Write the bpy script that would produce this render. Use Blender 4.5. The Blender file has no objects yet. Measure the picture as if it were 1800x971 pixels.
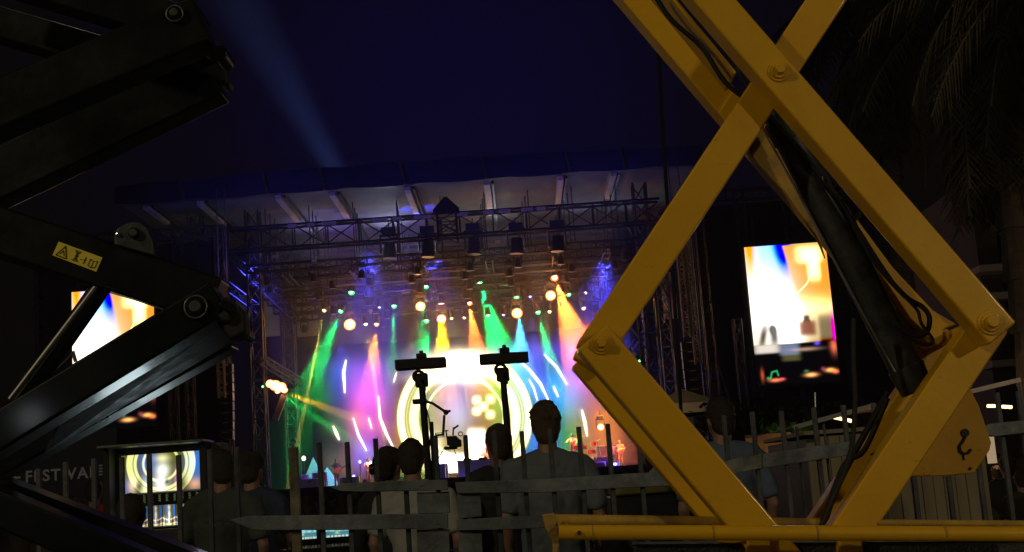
import bpy, bmesh, math, random
import numpy as np
from mathutils import Vector, Matrix, noise
random.seed(7)
sc = bpy.context.scene
col = sc.collection
# ------------------------------------------------------------------ camera
F = 2300.0
TH = math.atan(380 / F); RO = math.radians(4)
r0 = Vector((1, 0, 0)); u0 = Vector((0, -math.sin(TH), math.cos(TH))); fw = Vector((0, math.cos(TH), math.sin(TH)))
RT = r0 * math.cos(RO) - u0 * math.sin(RO); UP = u0 * math.cos(RO) + r0 * math.sin(RO)
EYE = Vector((0, 0, 1.5))
def W(px, py, Y):
    d = fw + RT * ((px - 900) / F) + UP * ((485.5 - py) / F)
    return EYE + d * (Y / d.y)
cam = bpy.data.objects.new('camera', bpy.data.cameras.new('camera')); col.objects.link(cam)
m = Matrix((RT, UP, -fw)).transposed().to_4x4(); m.translation = EYE; cam.matrix_world = m
cam.data.lens = 36 * F / 1800; cam.data.clip_end = 2000; cam.data.clip_start = 0.05
sc.camera = cam
# ------------------------------------------------------------------ world (night sky with town glow)
wd = bpy.data.worlds.new('World'); sc.world = wd; wd.use_nodes = True
nt = wd.node_tree; N = nt.nodes; L = nt.links
bg = N['Background']
tc = N.new('ShaderNodeTexCoord'); dp = N.new('ShaderNodeVectorMath'); dp.operation = 'DOT_PRODUCT'
gd = (W(800, 200, 60) - EYE).normalized(); dp.inputs[1].default_value = gd
L.new(tc.outputs['Generated'], dp.inputs[0])
rp = N.new('ShaderNodeValToRGB'); L.new(dp.outputs['Value'], rp.inputs[0])
e = rp.color_ramp.elements
e[0].position = 0.0; e[0].color = (.0020, .0015, .0013, 1)
e[1].position = 1.0; e[1].color = (.0028, .0016, .0180, 1)
k = e.new(.945); k.color = (.0019, .0014, .0013, 1)
k = e.new(.984); k.color = (.0020, .0013, .0056, 1)
L.new(rp.outputs[0], bg.inputs[0]); bg.inputs[1].default_value = 1.0
sc.view_settings.view_transform = 'Standard'; sc.view_settings.look = 'None'; sc.view_settings.exposure = 0; sc.view_settings.gamma = 1
sc.cycles.volume_bounces = 0; sc.cycles.use_light_tree = True; sc.cycles.max_bounces = 6
sc.cycles.use_denoising = True; sc.cycles.sample_clamp_indirect = 0; sc.cycles.sample_clamp_direct = 0
def lamp(kind, loc, energy, color, size=.1, target=None, angle=60, blend=.3, name='lamp_light', parent=None):
    d = bpy.data.lights.new(name, kind); d.energy = energy; d.color = color
    if kind == 'AREA': d.size = size
    else: d.shadow_soft_size = size
    if kind == 'SPOT': d.spot_size = math.radians(angle); d.spot_blend = blend
    o = bpy.data.objects.new(name, d); col.objects.link(o)
    off = parent.location if parent else Vector((0, 0, 0))
    o.location = Vector(loc) - off
    if parent: o.parent = parent
    if target is not None: o.rotation_euler = (Vector(target) - Vector(loc)).to_track_quat('-Z', 'Y').to_euler()
    return o
# unseen warm lamps: one inferred behind the camera, two added as fill
lamp('POINT', (-10, -4.5, 7.5), 1020, (1, .82, .50), .22, name='unseen_light')
lamp('POINT', (-1.5, 2.2, 8.5), 80, (1, .9, .72), .2, name='unseen_light')  # added fill above the watchers and fence
lamp('POINT', (6.0, -4.0, 4.0), 380, (1, .80, .50), .2, name='unseen_light')  # added fill from the right for booth and hook plate
lamp('SPOT', (-1.32, 7.1, .66), 11, (.75, .95, 1), .16, W(150, 735, 3.3), 12, .9, name='added_glint_light')  # added spot that gives the arm's underside its sheen; no lamp stands there
P_ = W(55, 735, 3.1); d_ = P_ - EYE
lamp('POINT', P_ + Vector((d_.x, -d_.y, d_.z)) * .8, 1.0, (.85, .95, 1), .05, name='added_glint_light')  # added at the mirror point to put a highlight on the lower arm
# ------------------------------------------------------------------ materials
def mat(name, c, rough=.6, metal=0., var=0., vs=6., bump=0., bs=40., c2=None, spec=.5, coat=0., emit=None, es=0., rvar=0., wear=None):
    M = bpy.data.materials.new(name); M.use_nodes = True; t = M.node_tree; b = t.nodes['Principled BSDF']
    b.inputs['Base Color'].default_value = (*c, 1); b.inputs['Roughness'].default_value = rough; b.inputs['Metallic'].default_value = metal
    b.inputs['Specular IOR Level'].default_value = spec; b.inputs['Coat Weight'].default_value = coat; b.inputs['Coat Roughness'].default_value = .10
    tcx = t.nodes.new('ShaderNodeTexCoord')
    if var > 0 or c2 is not None or rvar > 0:
        n = t.nodes.new('ShaderNodeTexNoise'); n.inputs['Scale'].default_value = vs; n.inputs['Detail'].default_value = 6; n.inputs['Roughness'].default_value = .65
        t.links.new(tcx.outputs['Object'], n.inputs['Vector'])
        mr = t.nodes.new('ShaderNodeMapRange'); mr.inputs[1].default_value = .38; mr.inputs[2].default_value = .66
        t.links.new(n.outputs['Fac'], mr.inputs[0])
        mx = t.nodes.new('ShaderNodeMix'); mx.data_type = 'RGBA'
        mx.inputs[6].default_value = (*c, 1); q = c2 if c2 is not None else tuple(x * (1 - var) for x in c)
        mx.inputs[7].default_value = (*q, 1); t.links.new(mr.outputs[0], mx.inputs[0]); t.links.new(mx.outputs[2], b.inputs['Base Color'])
        if rvar:
            m2 = t.nodes.new('ShaderNodeMapRange'); m2.inputs[1].default_value = .3; m2.inputs[2].default_value = .7
            m2.inputs[3].default_value = rough; m2.inputs[4].default_value = rough + rvar
            t.links.new(n.outputs['Fac'], m2.inputs[0]); t.links.new(m2.outputs[0], b.inputs['Roughness'])
    if wear:
        src = b.inputs['Base Color'].links[0].from_socket
        mp_ = t.nodes.new('ShaderNodeMapping'); mp_.inputs['Scale'].default_value = (1, 1, 2.2); mp_.inputs['Rotation'].default_value = (0, .5, 0); nw = t.nodes.new('ShaderNodeTexNoise'); nw.inputs['Scale'].default_value = 17; nw.inputs['Detail'].default_value = 9; nw.inputs['Roughness'].default_value = .72
        t.links.new(tcx.outputs['Object'], mp_.inputs[0]); t.links.new(mp_.outputs[0], nw.inputs['Vector']); mw = t.nodes.new('ShaderNodeMapRange'); mw.inputs[1].default_value = .63; mw.inputs[2].default_value = .68; t.links.new(nw.outputs['Fac'], mw.inputs[0])
        n3 = t.nodes.new('ShaderNodeTexNoise'); n3.inputs['Scale'].default_value = 1.6; n3.inputs['Detail'].default_value = 3; t.links.new(tcx.outputs['Object'], n3.inputs['Vector']); m3 = t.nodes.new('ShaderNodeMapRange'); m3.inputs[1].default_value = .45; m3.inputs[2].default_value = .62; t.links.new(n3.outputs['Fac'], m3.inputs[0])
        mm = t.nodes.new('ShaderNodeMath'); mm.operation = 'MULTIPLY'; t.links.new(mw.outputs[0], mm.inputs[0]); t.links.new(m3.outputs[0], mm.inputs[1]); mx2 = t.nodes.new('ShaderNodeMix'); mx2.data_type = 'RGBA'; mx2.inputs[7].default_value = (*wear, 1); t.links.new(mm.outputs[0], mx2.inputs[0]); t.links.new(src, mx2.inputs[6]); t.links.new(mx2.outputs[2], b.inputs['Base Color'])
    if bump > 0:
        n2 = t.nodes.new('ShaderNodeTexNoise'); n2.inputs['Scale'].default_value = bs; n2.inputs['Detail'].default_value = 5
        t.links.new(tcx.outputs['Object'], n2.inputs['Vector'])
        bp = t.nodes.new('ShaderNodeBump'); bp.inputs['Strength'].default_value = bump; bp.inputs['Distance'].default_value = .01
        t.links.new(n2.outputs['Fac'], bp.inputs['Height']); t.links.new(bp.outputs[0], b.inputs['Normal'])
    if emit: b.inputs['Emission Color'].default_value = (*emit, 1); b.inputs['Emission Strength'].default_value = es
    return M
YEL = mat('yellow_paint', (.72, .405, .002), .38, 0, vs=2.2, c2=(.64, .335, .004), bump=.07, bs=55, rvar=.2, spec=.4, coat=.5, wear=(.34, .18, .02))
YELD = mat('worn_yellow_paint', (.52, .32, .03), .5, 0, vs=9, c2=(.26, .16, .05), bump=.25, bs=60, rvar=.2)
BLK = mat('black_gloss_paint', (.0045, .006, .006), .24, 0, vs=5, c2=(.007, .009, .009), bump=.05, bs=45, rvar=.2, spec=.18, coat=.2, wear=(.02, .02, .018))
BLKM = mat('black_cylinder_paint', (.018, .022, .022), .38, 0, vs=22, c2=(.055, .06, .058), bump=.15, bs=30, rvar=.25)
RUB = mat('black_rubber', (.008, .008, .008), .7, bump=.2)
CHR = mat('polished_rod_steel', (.80, .78, .75), .22, 1)
STL = mat('galvanised_fence_steel', (.19, .225, .24), .5, .3, vs=14, c2=(.11, .13, .14), bump=.25, bs=60, rvar=.2, wear=(.06, .05, .04))
STLD = mat('dull_picket_steel', (.085, .095, .105), .55, .4, vs=20, c2=(.045, .05, .052), bump=.2)
TRS = mat('truss_aluminium', (.09, .09, .095), .5, .6, vs=4, c2=(.05, .05, .055))
TRD = mat('dark_rig_metal', (.014, .014, .017), .55, .3, vs=4, c2=(.008, .008, .010))
BKC = mat('black_backdrop_cloth', (.012, .011, .012), .9, 0, vs=.6, c2=(.02, .018, .018))
ROOF = mat('grey_roof_lining', (.085, .085, .10), .8, vs=.5, c2=(.045, .045, .055), bump=.3, bs=2)
FAS = mat('navy_roof_skin', (.010, .010, .050), .6, vs=.5, c2=(.007, .007, .035), bump=.5, bs=3)
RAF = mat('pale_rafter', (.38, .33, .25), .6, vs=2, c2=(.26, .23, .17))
CAN = mat('dim_canvas', (.30, .27, .22), .8, vs=2, c2=(.22, .19, .15), bump=.3, bs=8)
DEC = mat('black_stage_deck', (.010, .010, .010), .55, vs=1)
ASP = mat('trampled_asphalt', (.035, .033, .03), .85, vs=2, c2=(.055, .05, .04), bump=.6, bs=25)
def glow(name, c, s):
    M = bpy.data.materials.new(name); M.use_nodes = True; t = M.node_tree; t.nodes.clear()
    o = t.nodes.new('ShaderNodeOutputMaterial'); em = t.nodes.new('ShaderNodeEmission'); em.inputs[0].default_value = (*c, 1); em.inputs[1].default_value = s
    t.links.new(em.outputs[0], o.inputs[0]); return M
# ------------------------------------------------------------------ mesh helpers
def wloc(o):
    v = Vector((0, 0, 0))
    while o: v = v + o.location; o = o.parent
    return v
def tag(o, label=None, cat=None, group=None, kind=None):
    if label: o['label'] = label
    if cat: o['category'] = cat
    if group: o['group'] = group
    if kind: o['kind'] = kind
    return o
def empty(name, loc, label=None, cat=None, group=None):
    o = bpy.data.objects.new(name, None); o.empty_display_size = .1; col.objects.link(o); o.location = loc
    return tag(o, label, cat, group)
class MB:
    def __init__(s): s.bm = bmesh.new()
    def box(s, c, sz, rot=None):
        M = Matrix.Translation(Vector(c)) @ (rot.to_4x4() if rot is not None else Matrix.Identity(4)) @ Matrix.Diagonal((*sz, 1))
        bmesh.ops.create_cube(s.bm, size=1, matrix=M); return s
    def bar(s, p, q, w, d, side=Vector((0, 1, 0))):
        """box from p to q; w is measured across, d along SIDE"""
        p = Vector(p); q = Vector(q); z = (q - p).normalized(); y = (side - z * side.dot(z)).normalized(); x = y.cross(z)
        R = Matrix((x, y, z)).transposed()
        return s.box((p + q) / 2, (w, d, (q - p).length), R)
    def tube(s, p, q, r1, r2=None, seg=10):
        p = Vector(p); q = Vector(q); r2 = r1 if r2 is None else r2
        R = (q - p).to_track_quat('Z', 'Y').to_matrix(); nv = s.bm.verts.new; nf = s.bm.faces.new
        cs = [R @ Vector((math.cos(2 * math.pi * i / seg), math.sin(2 * math.pi * i / seg), 0)) for i in range(seg)]
        a = [nv(p + c * r1) for c in cs]; b = [nv(q + c * r2) for c in cs]
        for i in range(seg): nf((a[i], a[(i + 1) % seg], b[(i + 1) % seg], b[i]))
        nf(list(reversed(a))); nf(b); return s
    def path(s, pts, r, seg=8):
        pts = [Vector(p) for p in pts]
        for a, b in zip(pts, pts[1:]): s.tube(a, b, r, seg=seg)
        for a in pts[1:-1]: s.ball(a, (r, r, r), 6, seg)
        return s
    def ball(s, c, rad, v=8, u=12, rot=None):
        M = (rot if rot is not None else Matrix.Identity(3)) @ Matrix.Diagonal(rad); c = Vector(c); nv = s.bm.verts.new; nf = s.bm.faces.new
        top = nv(c + M @ Vector((0, 0, 1))); bot = nv(c + M @ Vector((0, 0, -1)))
        rows = [[nv(c + M @ Vector((math.sin(math.pi * j / v) * math.cos(2 * math.pi * i / u), math.sin(math.pi * j / v) * math.sin(2 * math.pi * i / u), math.cos(math.pi * j / v)))) for i in range(u)] for j in range(1, v)]
        for i in range(u):
            k = (i + 1) % u; nf((top, rows[0][i], rows[0][k])); nf((bot, rows[-1][k], rows[-1][i]))
            for r1, r2 in zip(rows, rows[1:]): nf((r1[i], r2[i], r2[k], r1[k]))
        return s
    def prism(s, pts, ext):
        ext = Vector(ext); a = [s.bm.verts.new(Vector(p)) for p in pts]; b = [s.bm.verts.new(Vector(p) + ext) for p in pts]; n = len(a)
        s.bm.faces.new(a); s.bm.faces.new(list(reversed(b)))
        for i in range(n): s.bm.faces.new((a[i], b[i], b[(i + 1) % n], a[(i + 1) % n]))
        return s
    def quad(s, *ps):
        s.bm.faces.new([s.bm.verts.new(Vector(p)) for p in ps]); return s
    def ring(s, c, r, w, axis=Vector((0, -1, 0)), seg=28, tube=6):
        R = Vector((0, 0, 1)).rotation_difference(axis).to_matrix(); c = Vector(c); vs = []
        for i in range(seg):
            a = 2 * math.pi * i / seg; row = []
            for j in range(tube):
                b = 2 * math.pi * j / tube
                row.append(s.bm.verts.new(c + R @ Vector(((r + w * math.cos(b)) * math.cos(a), (r + w * math.cos(b)) * math.sin(a), w * math.sin(b)))))
            vs.append(row)
        for i in range(seg):
            for j in range(tube):
                s.bm.faces.new((vs[i][j], vs[(i + 1) % seg][j], vs[(i + 1) % seg][(j + 1) % tube], vs[i][(j + 1) % tube]))
        return s
    def build(s, name, M, parent=None, bevel=0., smooth=False, seg=2):
        bmesh.ops.recalc_face_normals(s.bm, faces=s.bm.faces[:])
        me = bpy.data.meshes.new(name); s.bm.to_mesh(me); s.bm.free()
        if parent is not None: base = wloc(parent)
        else:
            cs = np.empty(len(me.vertices) * 3); me.vertices.foreach_get('co', cs); cs = cs.reshape(-1, 3)
            base = Vector(((cs[:, 0].min() + cs[:, 0].max()) / 2, (cs[:, 1].min() + cs[:, 1].max()) / 2, cs[:, 2].min()))
        me.transform(Matrix.Translation(-base))
        o = bpy.data.objects.new(name, me); col.objects.link(o); me.materials.append(M)
        if parent is not None: o.parent = parent
        else: o.location = base
        if smooth:
            for p in me.polygons: p.use_smooth = True
        if bevel:
            b = o.modifiers.new('bevel', 'BEVEL'); b.width = bevel; b.segments = seg; b.limit_method = 'ANGLE'; b.angle_limit = .6; b.harden_normals = True
            for p in me.polygons: p.use_smooth = True
        return o
def dup(root, loc, rz=0, label=None):
    c = root.copy(); col.objects.link(c); c.location = loc; c.rotation_euler = (0, 0, rz)
    if label: c['label'] = label
    for ch in list(root.children):
        d = ch.copy(); col.objects.link(d); d.parent = c
        for g in list(ch.children):
            h = g.copy(); col.objects.link(h); h.parent = d
    return c
# picture screens: a grid of vertices whose emitted colour is computed here (LED walls and monitors give off light)
def picture(name, rect, Y, nx, ny, fn, gain=1., parent=None, upright=False):
    x0, y0, x1, y1 = rect                      # in the coordinates that fn is written in
    a, b, c = W(x0, y1, Y), W(x1, y1, Y), W(x0, y0, Y)
    a2 = W((x0 + x1) / 2, (y0 + y1) / 2, Y)
    wdt = (b - a).length; hgt = (c - a).length
    cx, cz = a2.x, a2.z
    us = np.linspace(0, 1, nx); vs = np.linspace(0, 1, ny)
    U, V = np.meshgrid(us, vs)
    X = x0 + (x1 - x0) * U; Yp = y1 + (y0 - y1) * V
    if upright:                                # the drawing was measured with the 4 degree lean of the photograph: turn it level
        P = np.stack([cx - wdt / 2 + wdt * U - EYE.x, np.full_like(U, Y), cz - hgt / 2 + hgt * V - EYE.z], -1)
        dd = P @ np.array(fw); X = 900 + F * (P @ np.array(RT)) / dd; Yp = 485.5 - F * (P @ np.array(UP)) / dd
    rgb = fn(X, Yp) * gain
    co = np.stack([cx - wdt / 2 + wdt * U, np.full_like(U, Y), cz - hgt / 2 + hgt * V], -1).reshape(-1, 3)
    base = Vector((cx, Y, cz - hgt / 2)) if parent is None else wloc(parent)
    co = co - np.array(base)
    idx = np.arange(nx * ny).reshape(ny, nx)
    f = np.stack([idx[:-1, :-1], idx[:-1, 1:], idx[1:, 1:], idx[1:, :-1]], -1).reshape(-1, 4)
    me = bpy.data.meshes.new(name); me.from_pydata(co.tolist(), [], f.tolist())
    at = me.color_attributes.new('picture', 'FLOAT_COLOR', 'POINT')
    at.data.foreach_set('color', np.concatenate([rgb.reshape(-1, 3), np.ones((nx * ny, 1))], 1).ravel().astype(np.float32))
    M = bpy.data.materials.new(name + '_emission'); M.use_nodes = True; t = M.node_tree; t.nodes.clear()
    o_ = t.nodes.new('ShaderNodeOutputMaterial'); em = t.nodes.new('ShaderNodeEmission'); an = t.nodes.new('ShaderNodeAttribute'); an.attribute_name = 'picture'
    t.links.new(an.outputs['Color'], em.inputs[0]); t.links.new(em.outputs[0], o_.inputs[0]); me.materials.append(M)
    M.cycles.emission_sampling = 'NONE' if nx * ny < 6000 else 'AUTO'
    o = bpy.data.objects.new(name, me); col.objects.link(o)
    if parent is None: o.location = base
    else: o.parent = parent
    return o, (cx, cz, wdt, hgt)
def G(X, Y, cx, cy, sx, sy, c, p=2.): 
    g = np.exp(-.5 * (np.abs((X - cx) / sx) ** p + np.abs((Y - cy) / sy) ** p)); return g[..., None] * np.array(c)
def seg_d(X, Y, pts):
    d = np.full(X.shape, 1e9); tt = np.zeros(X.shape); n = len(pts) - 1
    for i in range(n):
        (ax, ay), (bx, by) = pts[i], pts[i + 1]; vx, vy = bx - ax, by - ay
        t = np.clip(((X - ax) * vx + (Y - ay) * vy) / (vx * vx + vy * vy), 0, 1)
        e_ = np.hypot(X - ax - t * vx, Y - ay - t * vy); k_ = e_ < d; d = np.where(k_, e_, d); tt = np.where(k_, (i + t) / n, tt)
    return d, tt
def sm(a, b, x): t = np.clip((x - a) / (b - a), 0, 1); return t * t * (3 - 2 * t)

# ================================================================== SETTING
MB().quad((-400, -60, 0), (400, -60, 0), (400, 700, 0), (-400, 700, 0)).build('ground', ASP)['kind'] = 'structure'
YF, YB = 72.0, 90.0
ZD = W(820, 838, YF).z
# ------------------------------------------------------------------ stage
stage = empty('concert_stage', (W(730, 838, YF).x, 80, 0), 'large open air concert stage with dark flat roof canopy and lighting rig', 'stage')
xl, xr = W(205, 355, YF).x, W(1235, 285, YF).x
zb = W(720, 324, YF).z; zt = W(720, 296, YF).z
xsl, xsr = W(440, 820, YF).x, W(1150, 820, YF).x
mb = MB(); mb.box(((xsl + xsr) / 2, (YF + YB + 1) / 2, ZD - .15), (xsr - xsl, YB + 1 - YF, .3)); mb.build('deck', DEC, stage)
mb = MB(); mb.box(((xsl + xsr) / 2, YF + .3, (ZD - .3) / 2), (xsr - xsl, .1, ZD - .32)); mb.build('deck_skirt', BKC, stage)
# roof: lining, curved front fascia, rafters
mb = MB(); mb.box(((xl + xr) / 2, (YF + YB) / 2 + .6, zb + .25), (xr - xl, YB - YF + 1, .1)); mb.build('roof_lining', ROOF, stage)
mb = MB(); n = 48; prof = []
for i in range(n + 1):
    u = i / n; x = xl + (xr - xl) * u; bay = (u * 7.6) % 1
    prof.append((x, zt + .12 * math.sin(math.pi * bay) + .25 * math.sin(math.pi * u), zb - .03 - .10 * math.sin(math.pi * bay)))
for (x0_, t0, b0), (x1_, t1, b1) in zip(prof, prof[1:]):
    mb.prism([(x0_, YF - .3, b0), (x1_, YF - .3, b1), (x1_, YF - .3, t1), (x0_, YF - .3, t0)], (0, .5, 0))
mb.build('roof_fascia', FAS, stage)
for px_, py_ in [(322, 350), (470, 342), (570, 335), (712, 327), (855, 315), (1003, 305), (1100, 297)]:
    p = W(px_, py_, YF - .5); mb = MB(); mb.bar((p.x, YF - .42, zb - .1), (p.x - .25, YF - .42, zt + .3), .16, .1); mb.build('fascia_rib', TRS, stage)
for px_, py_, Ye in [(255, 356, 77), (350, 348, 78.5), (488, 342, 79), (583, 337, 79.5), (715, 327, 80.5), (855, 318, 81), (985, 308, 80), (1078, 302, 78.5)]:
    p = W(px_, py_, YF + .4); MB().box((p.x, (YF + .5 + Ye) / 2, zb - .02), (.34, Ye - YF - .5, .42)).build('rafter', RAF, stage)
    MB().box((p.x + .34, (YF + .5 + YB) / 2, zb + .02), (.12, YB - YF - .9, .3)).build('rafter_rail', TRD, stage)
# box truss builder
def truss(mb, p, q, h=1.0, dpt=.9, r=.06, step=1.4, up=Vector((0, 0, 1))):
    p = Vector(p); q = Vector(q); z = (q - p); Ln = z.length; z.normalize(); s = z.cross(up).normalized(); u = s.cross(z).normalized()
    n_ = max(2, round(Ln / step)); c = [s * dpt / 2 * a + u * h / 2 * b for a, b in ((-1, -1), (1, -1), (1, 1), (-1, 1))]
    for k_ in c: mb.tube(p + k_, q + k_, r, seg=6)
    for i in range(n_):
        a = p + z * Ln * i / n_; b = p + z * Ln * (i + 1) / n_; f = i % 2
        for j in range(4):
            u1, u2 = c[j], c[(j + 1) % 4]
            mb.tube(a + (u1 if f else u2), b + (u2 if f else u1), r * .55, seg=5)
        mb.tube(a + c[0], a + c[3], r * .55, seg=5); mb.tube(a + c[1], a + c[2], r * .55, seg=5)
def zat(px_, py_, Y): return W(px_, py_, Y).z
zmt, zmb = zat(820, 376, 74.5), zat(820, 415, 74.5)
mb = MB(); truss(mb, (W(400, 440, 74.5).x, 74.5, (zmt + zmb) / 2), (W(1160, 380, 74.5).x, 74.5, (zmt + zmb) / 2), zmt - zmb, .9, .075, 1.9)
mb.build('main_truss', TRD, stage)
# pale strip panels lying along the main truss's top chord
mb = MB()
for a, b in [(505, 520), (540, 552), (565, 590), (655, 680), (690, 706), (728, 758), (800, 822), (850, 868), (878, 898), (917, 937), (944, 960)]:
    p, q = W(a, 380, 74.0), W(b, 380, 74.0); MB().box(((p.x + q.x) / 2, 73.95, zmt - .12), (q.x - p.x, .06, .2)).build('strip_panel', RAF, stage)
# lattice of smaller trusses under the roof, deeper and deeper
rigs = [(75.5, 447, 430, 1130), (77, 462, 440, 1120), (78.5, 480, 450, 1110), (80, 497, 455, 1105), (82, 508, 470, 1095), (84, 523, 480, 1090), (86, 538, 500, 1080)]
for Y_, yy, a, b in rigs:
    z_ = zat(820, yy, Y_); mb = MB(); truss(mb, (W(a, yy, Y_).x, Y_, z_), (W(b, yy, Y_).x, Y_, z_), .42, .42, .045, .9); mb.build('rig_truss', TRD if Y_ != 78.5 else TRS, stage)
    for k_ in range(9):
        x_ = W(a, yy, Y_).x + (k_ + .5) / 9 * (W(b, yy, Y_).x - W(a, yy, Y_).x)
        MB().tube((x_, Y_, z_ + .2), (x_, Y_, zb), .035, seg=5).build('hanger', TRD, stage)
for a in (500, 620, 740, 860, 980, 1070):   # fore and aft trusses
    z_ = zat(820, 470, 78); mb = MB(); truss(mb, (W(a, 470, 75).x, 75, z_), (W(a, 470, 75).x, 88, z_ - .3), .4, .4, .045, .9); mb.build('rig_truss', TRD, stage)
# pointed tower head standing on the roof truss
mb = MB(); p = W(785, 378, 74); mb.prism([(p.x - .75, 73.7, p.z), (p.x + .75, 73.7, p.z), (p.x + .75, 73.7, p.z + .3), (p.x + .1, 73.7, p.z + 1.0), (p.x - .1, 73.7, p.z + 1.0), (p.x - .75, 73.7, p.z + .3)], (0, .8, 0))
truss(mb, (p.x, 74.1, p.z + .1), (p.x, 74.1, p.z - 1.6), 1.1, .8, .06, .6, Vector((1, 0, 0))); mb.build('hoist_head', TRD, stage)
# legs of the roof (lattice towers)
for a, Y_ in ((452, 76), (507, 84), (1146, 76), (1172, 84), (350, 76), (1240, 76)):
    x_ = W(a, 600, Y_).x; mb = MB(); truss(mb, (x_, Y_, 0), (x_, Y_, zb), .75, .75, .07, 1.1, Vector((1, 0, 0))); mb.build('roof_tower', TRS, stage)
# slanted braces at both upper corners
for a, b, c_, d_ in ((395, 440, 520, 560), (330, 450, 455, 545), (1110, 395, 1180, 520), (1100, 530, 1165, 400)):
    mb = MB(); truss(mb, W(a, b, 78), W(c_, d_, 78), .5, .4, .05, .9); mb.build('corner_brace', TRS, stage)
# rear and side cloths
GREYP = mat('pale_rear_cloth', (.42, .36, .36), .9, vs=.7, c2=(.30, .26, .26))
mb = MB(); mb.box(((xsl + xsr) / 2, YB + 1.4, (zb + 0) / 2), (xsr - xsl + 1, .1, zb)); mb.build('back_cloth', BKC, stage)
for a, b in ((415, 445), (462, 500), (520, 560)):
    p, q = W(a, 520, 89), W(b, 590, 89); MB().box(((p.x + q.x) / 2, 89, (p.z + q.z) / 2), (q.x - p.x, .1, p.z - q.z)).build('grey_panel', GREYP, stage)
for a, b in ((1035, 1075), (1160, 1192)):
    p, q = W(a, 480, 89), W(b, 560, 89); MB().box(((p.x + q.x) / 2, 89, (p.z + q.z) / 2), (q.x - p.x, .1, p.z - q.z)).build('grey_panel', GREYP, stage)
# side wings carrying the screens and the speakers
for a, b, nm in ((60, 395, 'l'), (1222, 1560, 'r')):
    p, q = W(a, 420, 73.5), W(b, 420, 73.5); zz = zat(720, 395, 73.5)
    wing = empty('screen_wing', ((p.x + q.x) / 2, 74, 0), 'black scaffold wing %s of the stage holding a tall video screen' % ('left' if nm == 'l' else 'right'), 'stage wing', 'screen wings beside the stage')
    MB().box(((p.x + q.x) / 2, 74.2, zz / 2), (q.x - p.x, .15, zz)).build('black_cloth', BKC, wing)
    for t_ in (.03, .25, .5, .75, .97):
        x_ = p.x + (q.x - p.x) * t_; mb = MB(); truss(mb, (x_, 73.6, 0), (x_, 73.6, zz + .6), .5, .5, .045, .9, Vector((1, 0, 0))); mb.build('mast', TRS, wing)
    mb = MB(); truss(mb, (p.x, 73.6, zz + .4), (q.x, 73.6, zz + .4), .6, .5, .045, 1.0); mb.build('top_truss', TRS, wing)

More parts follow.
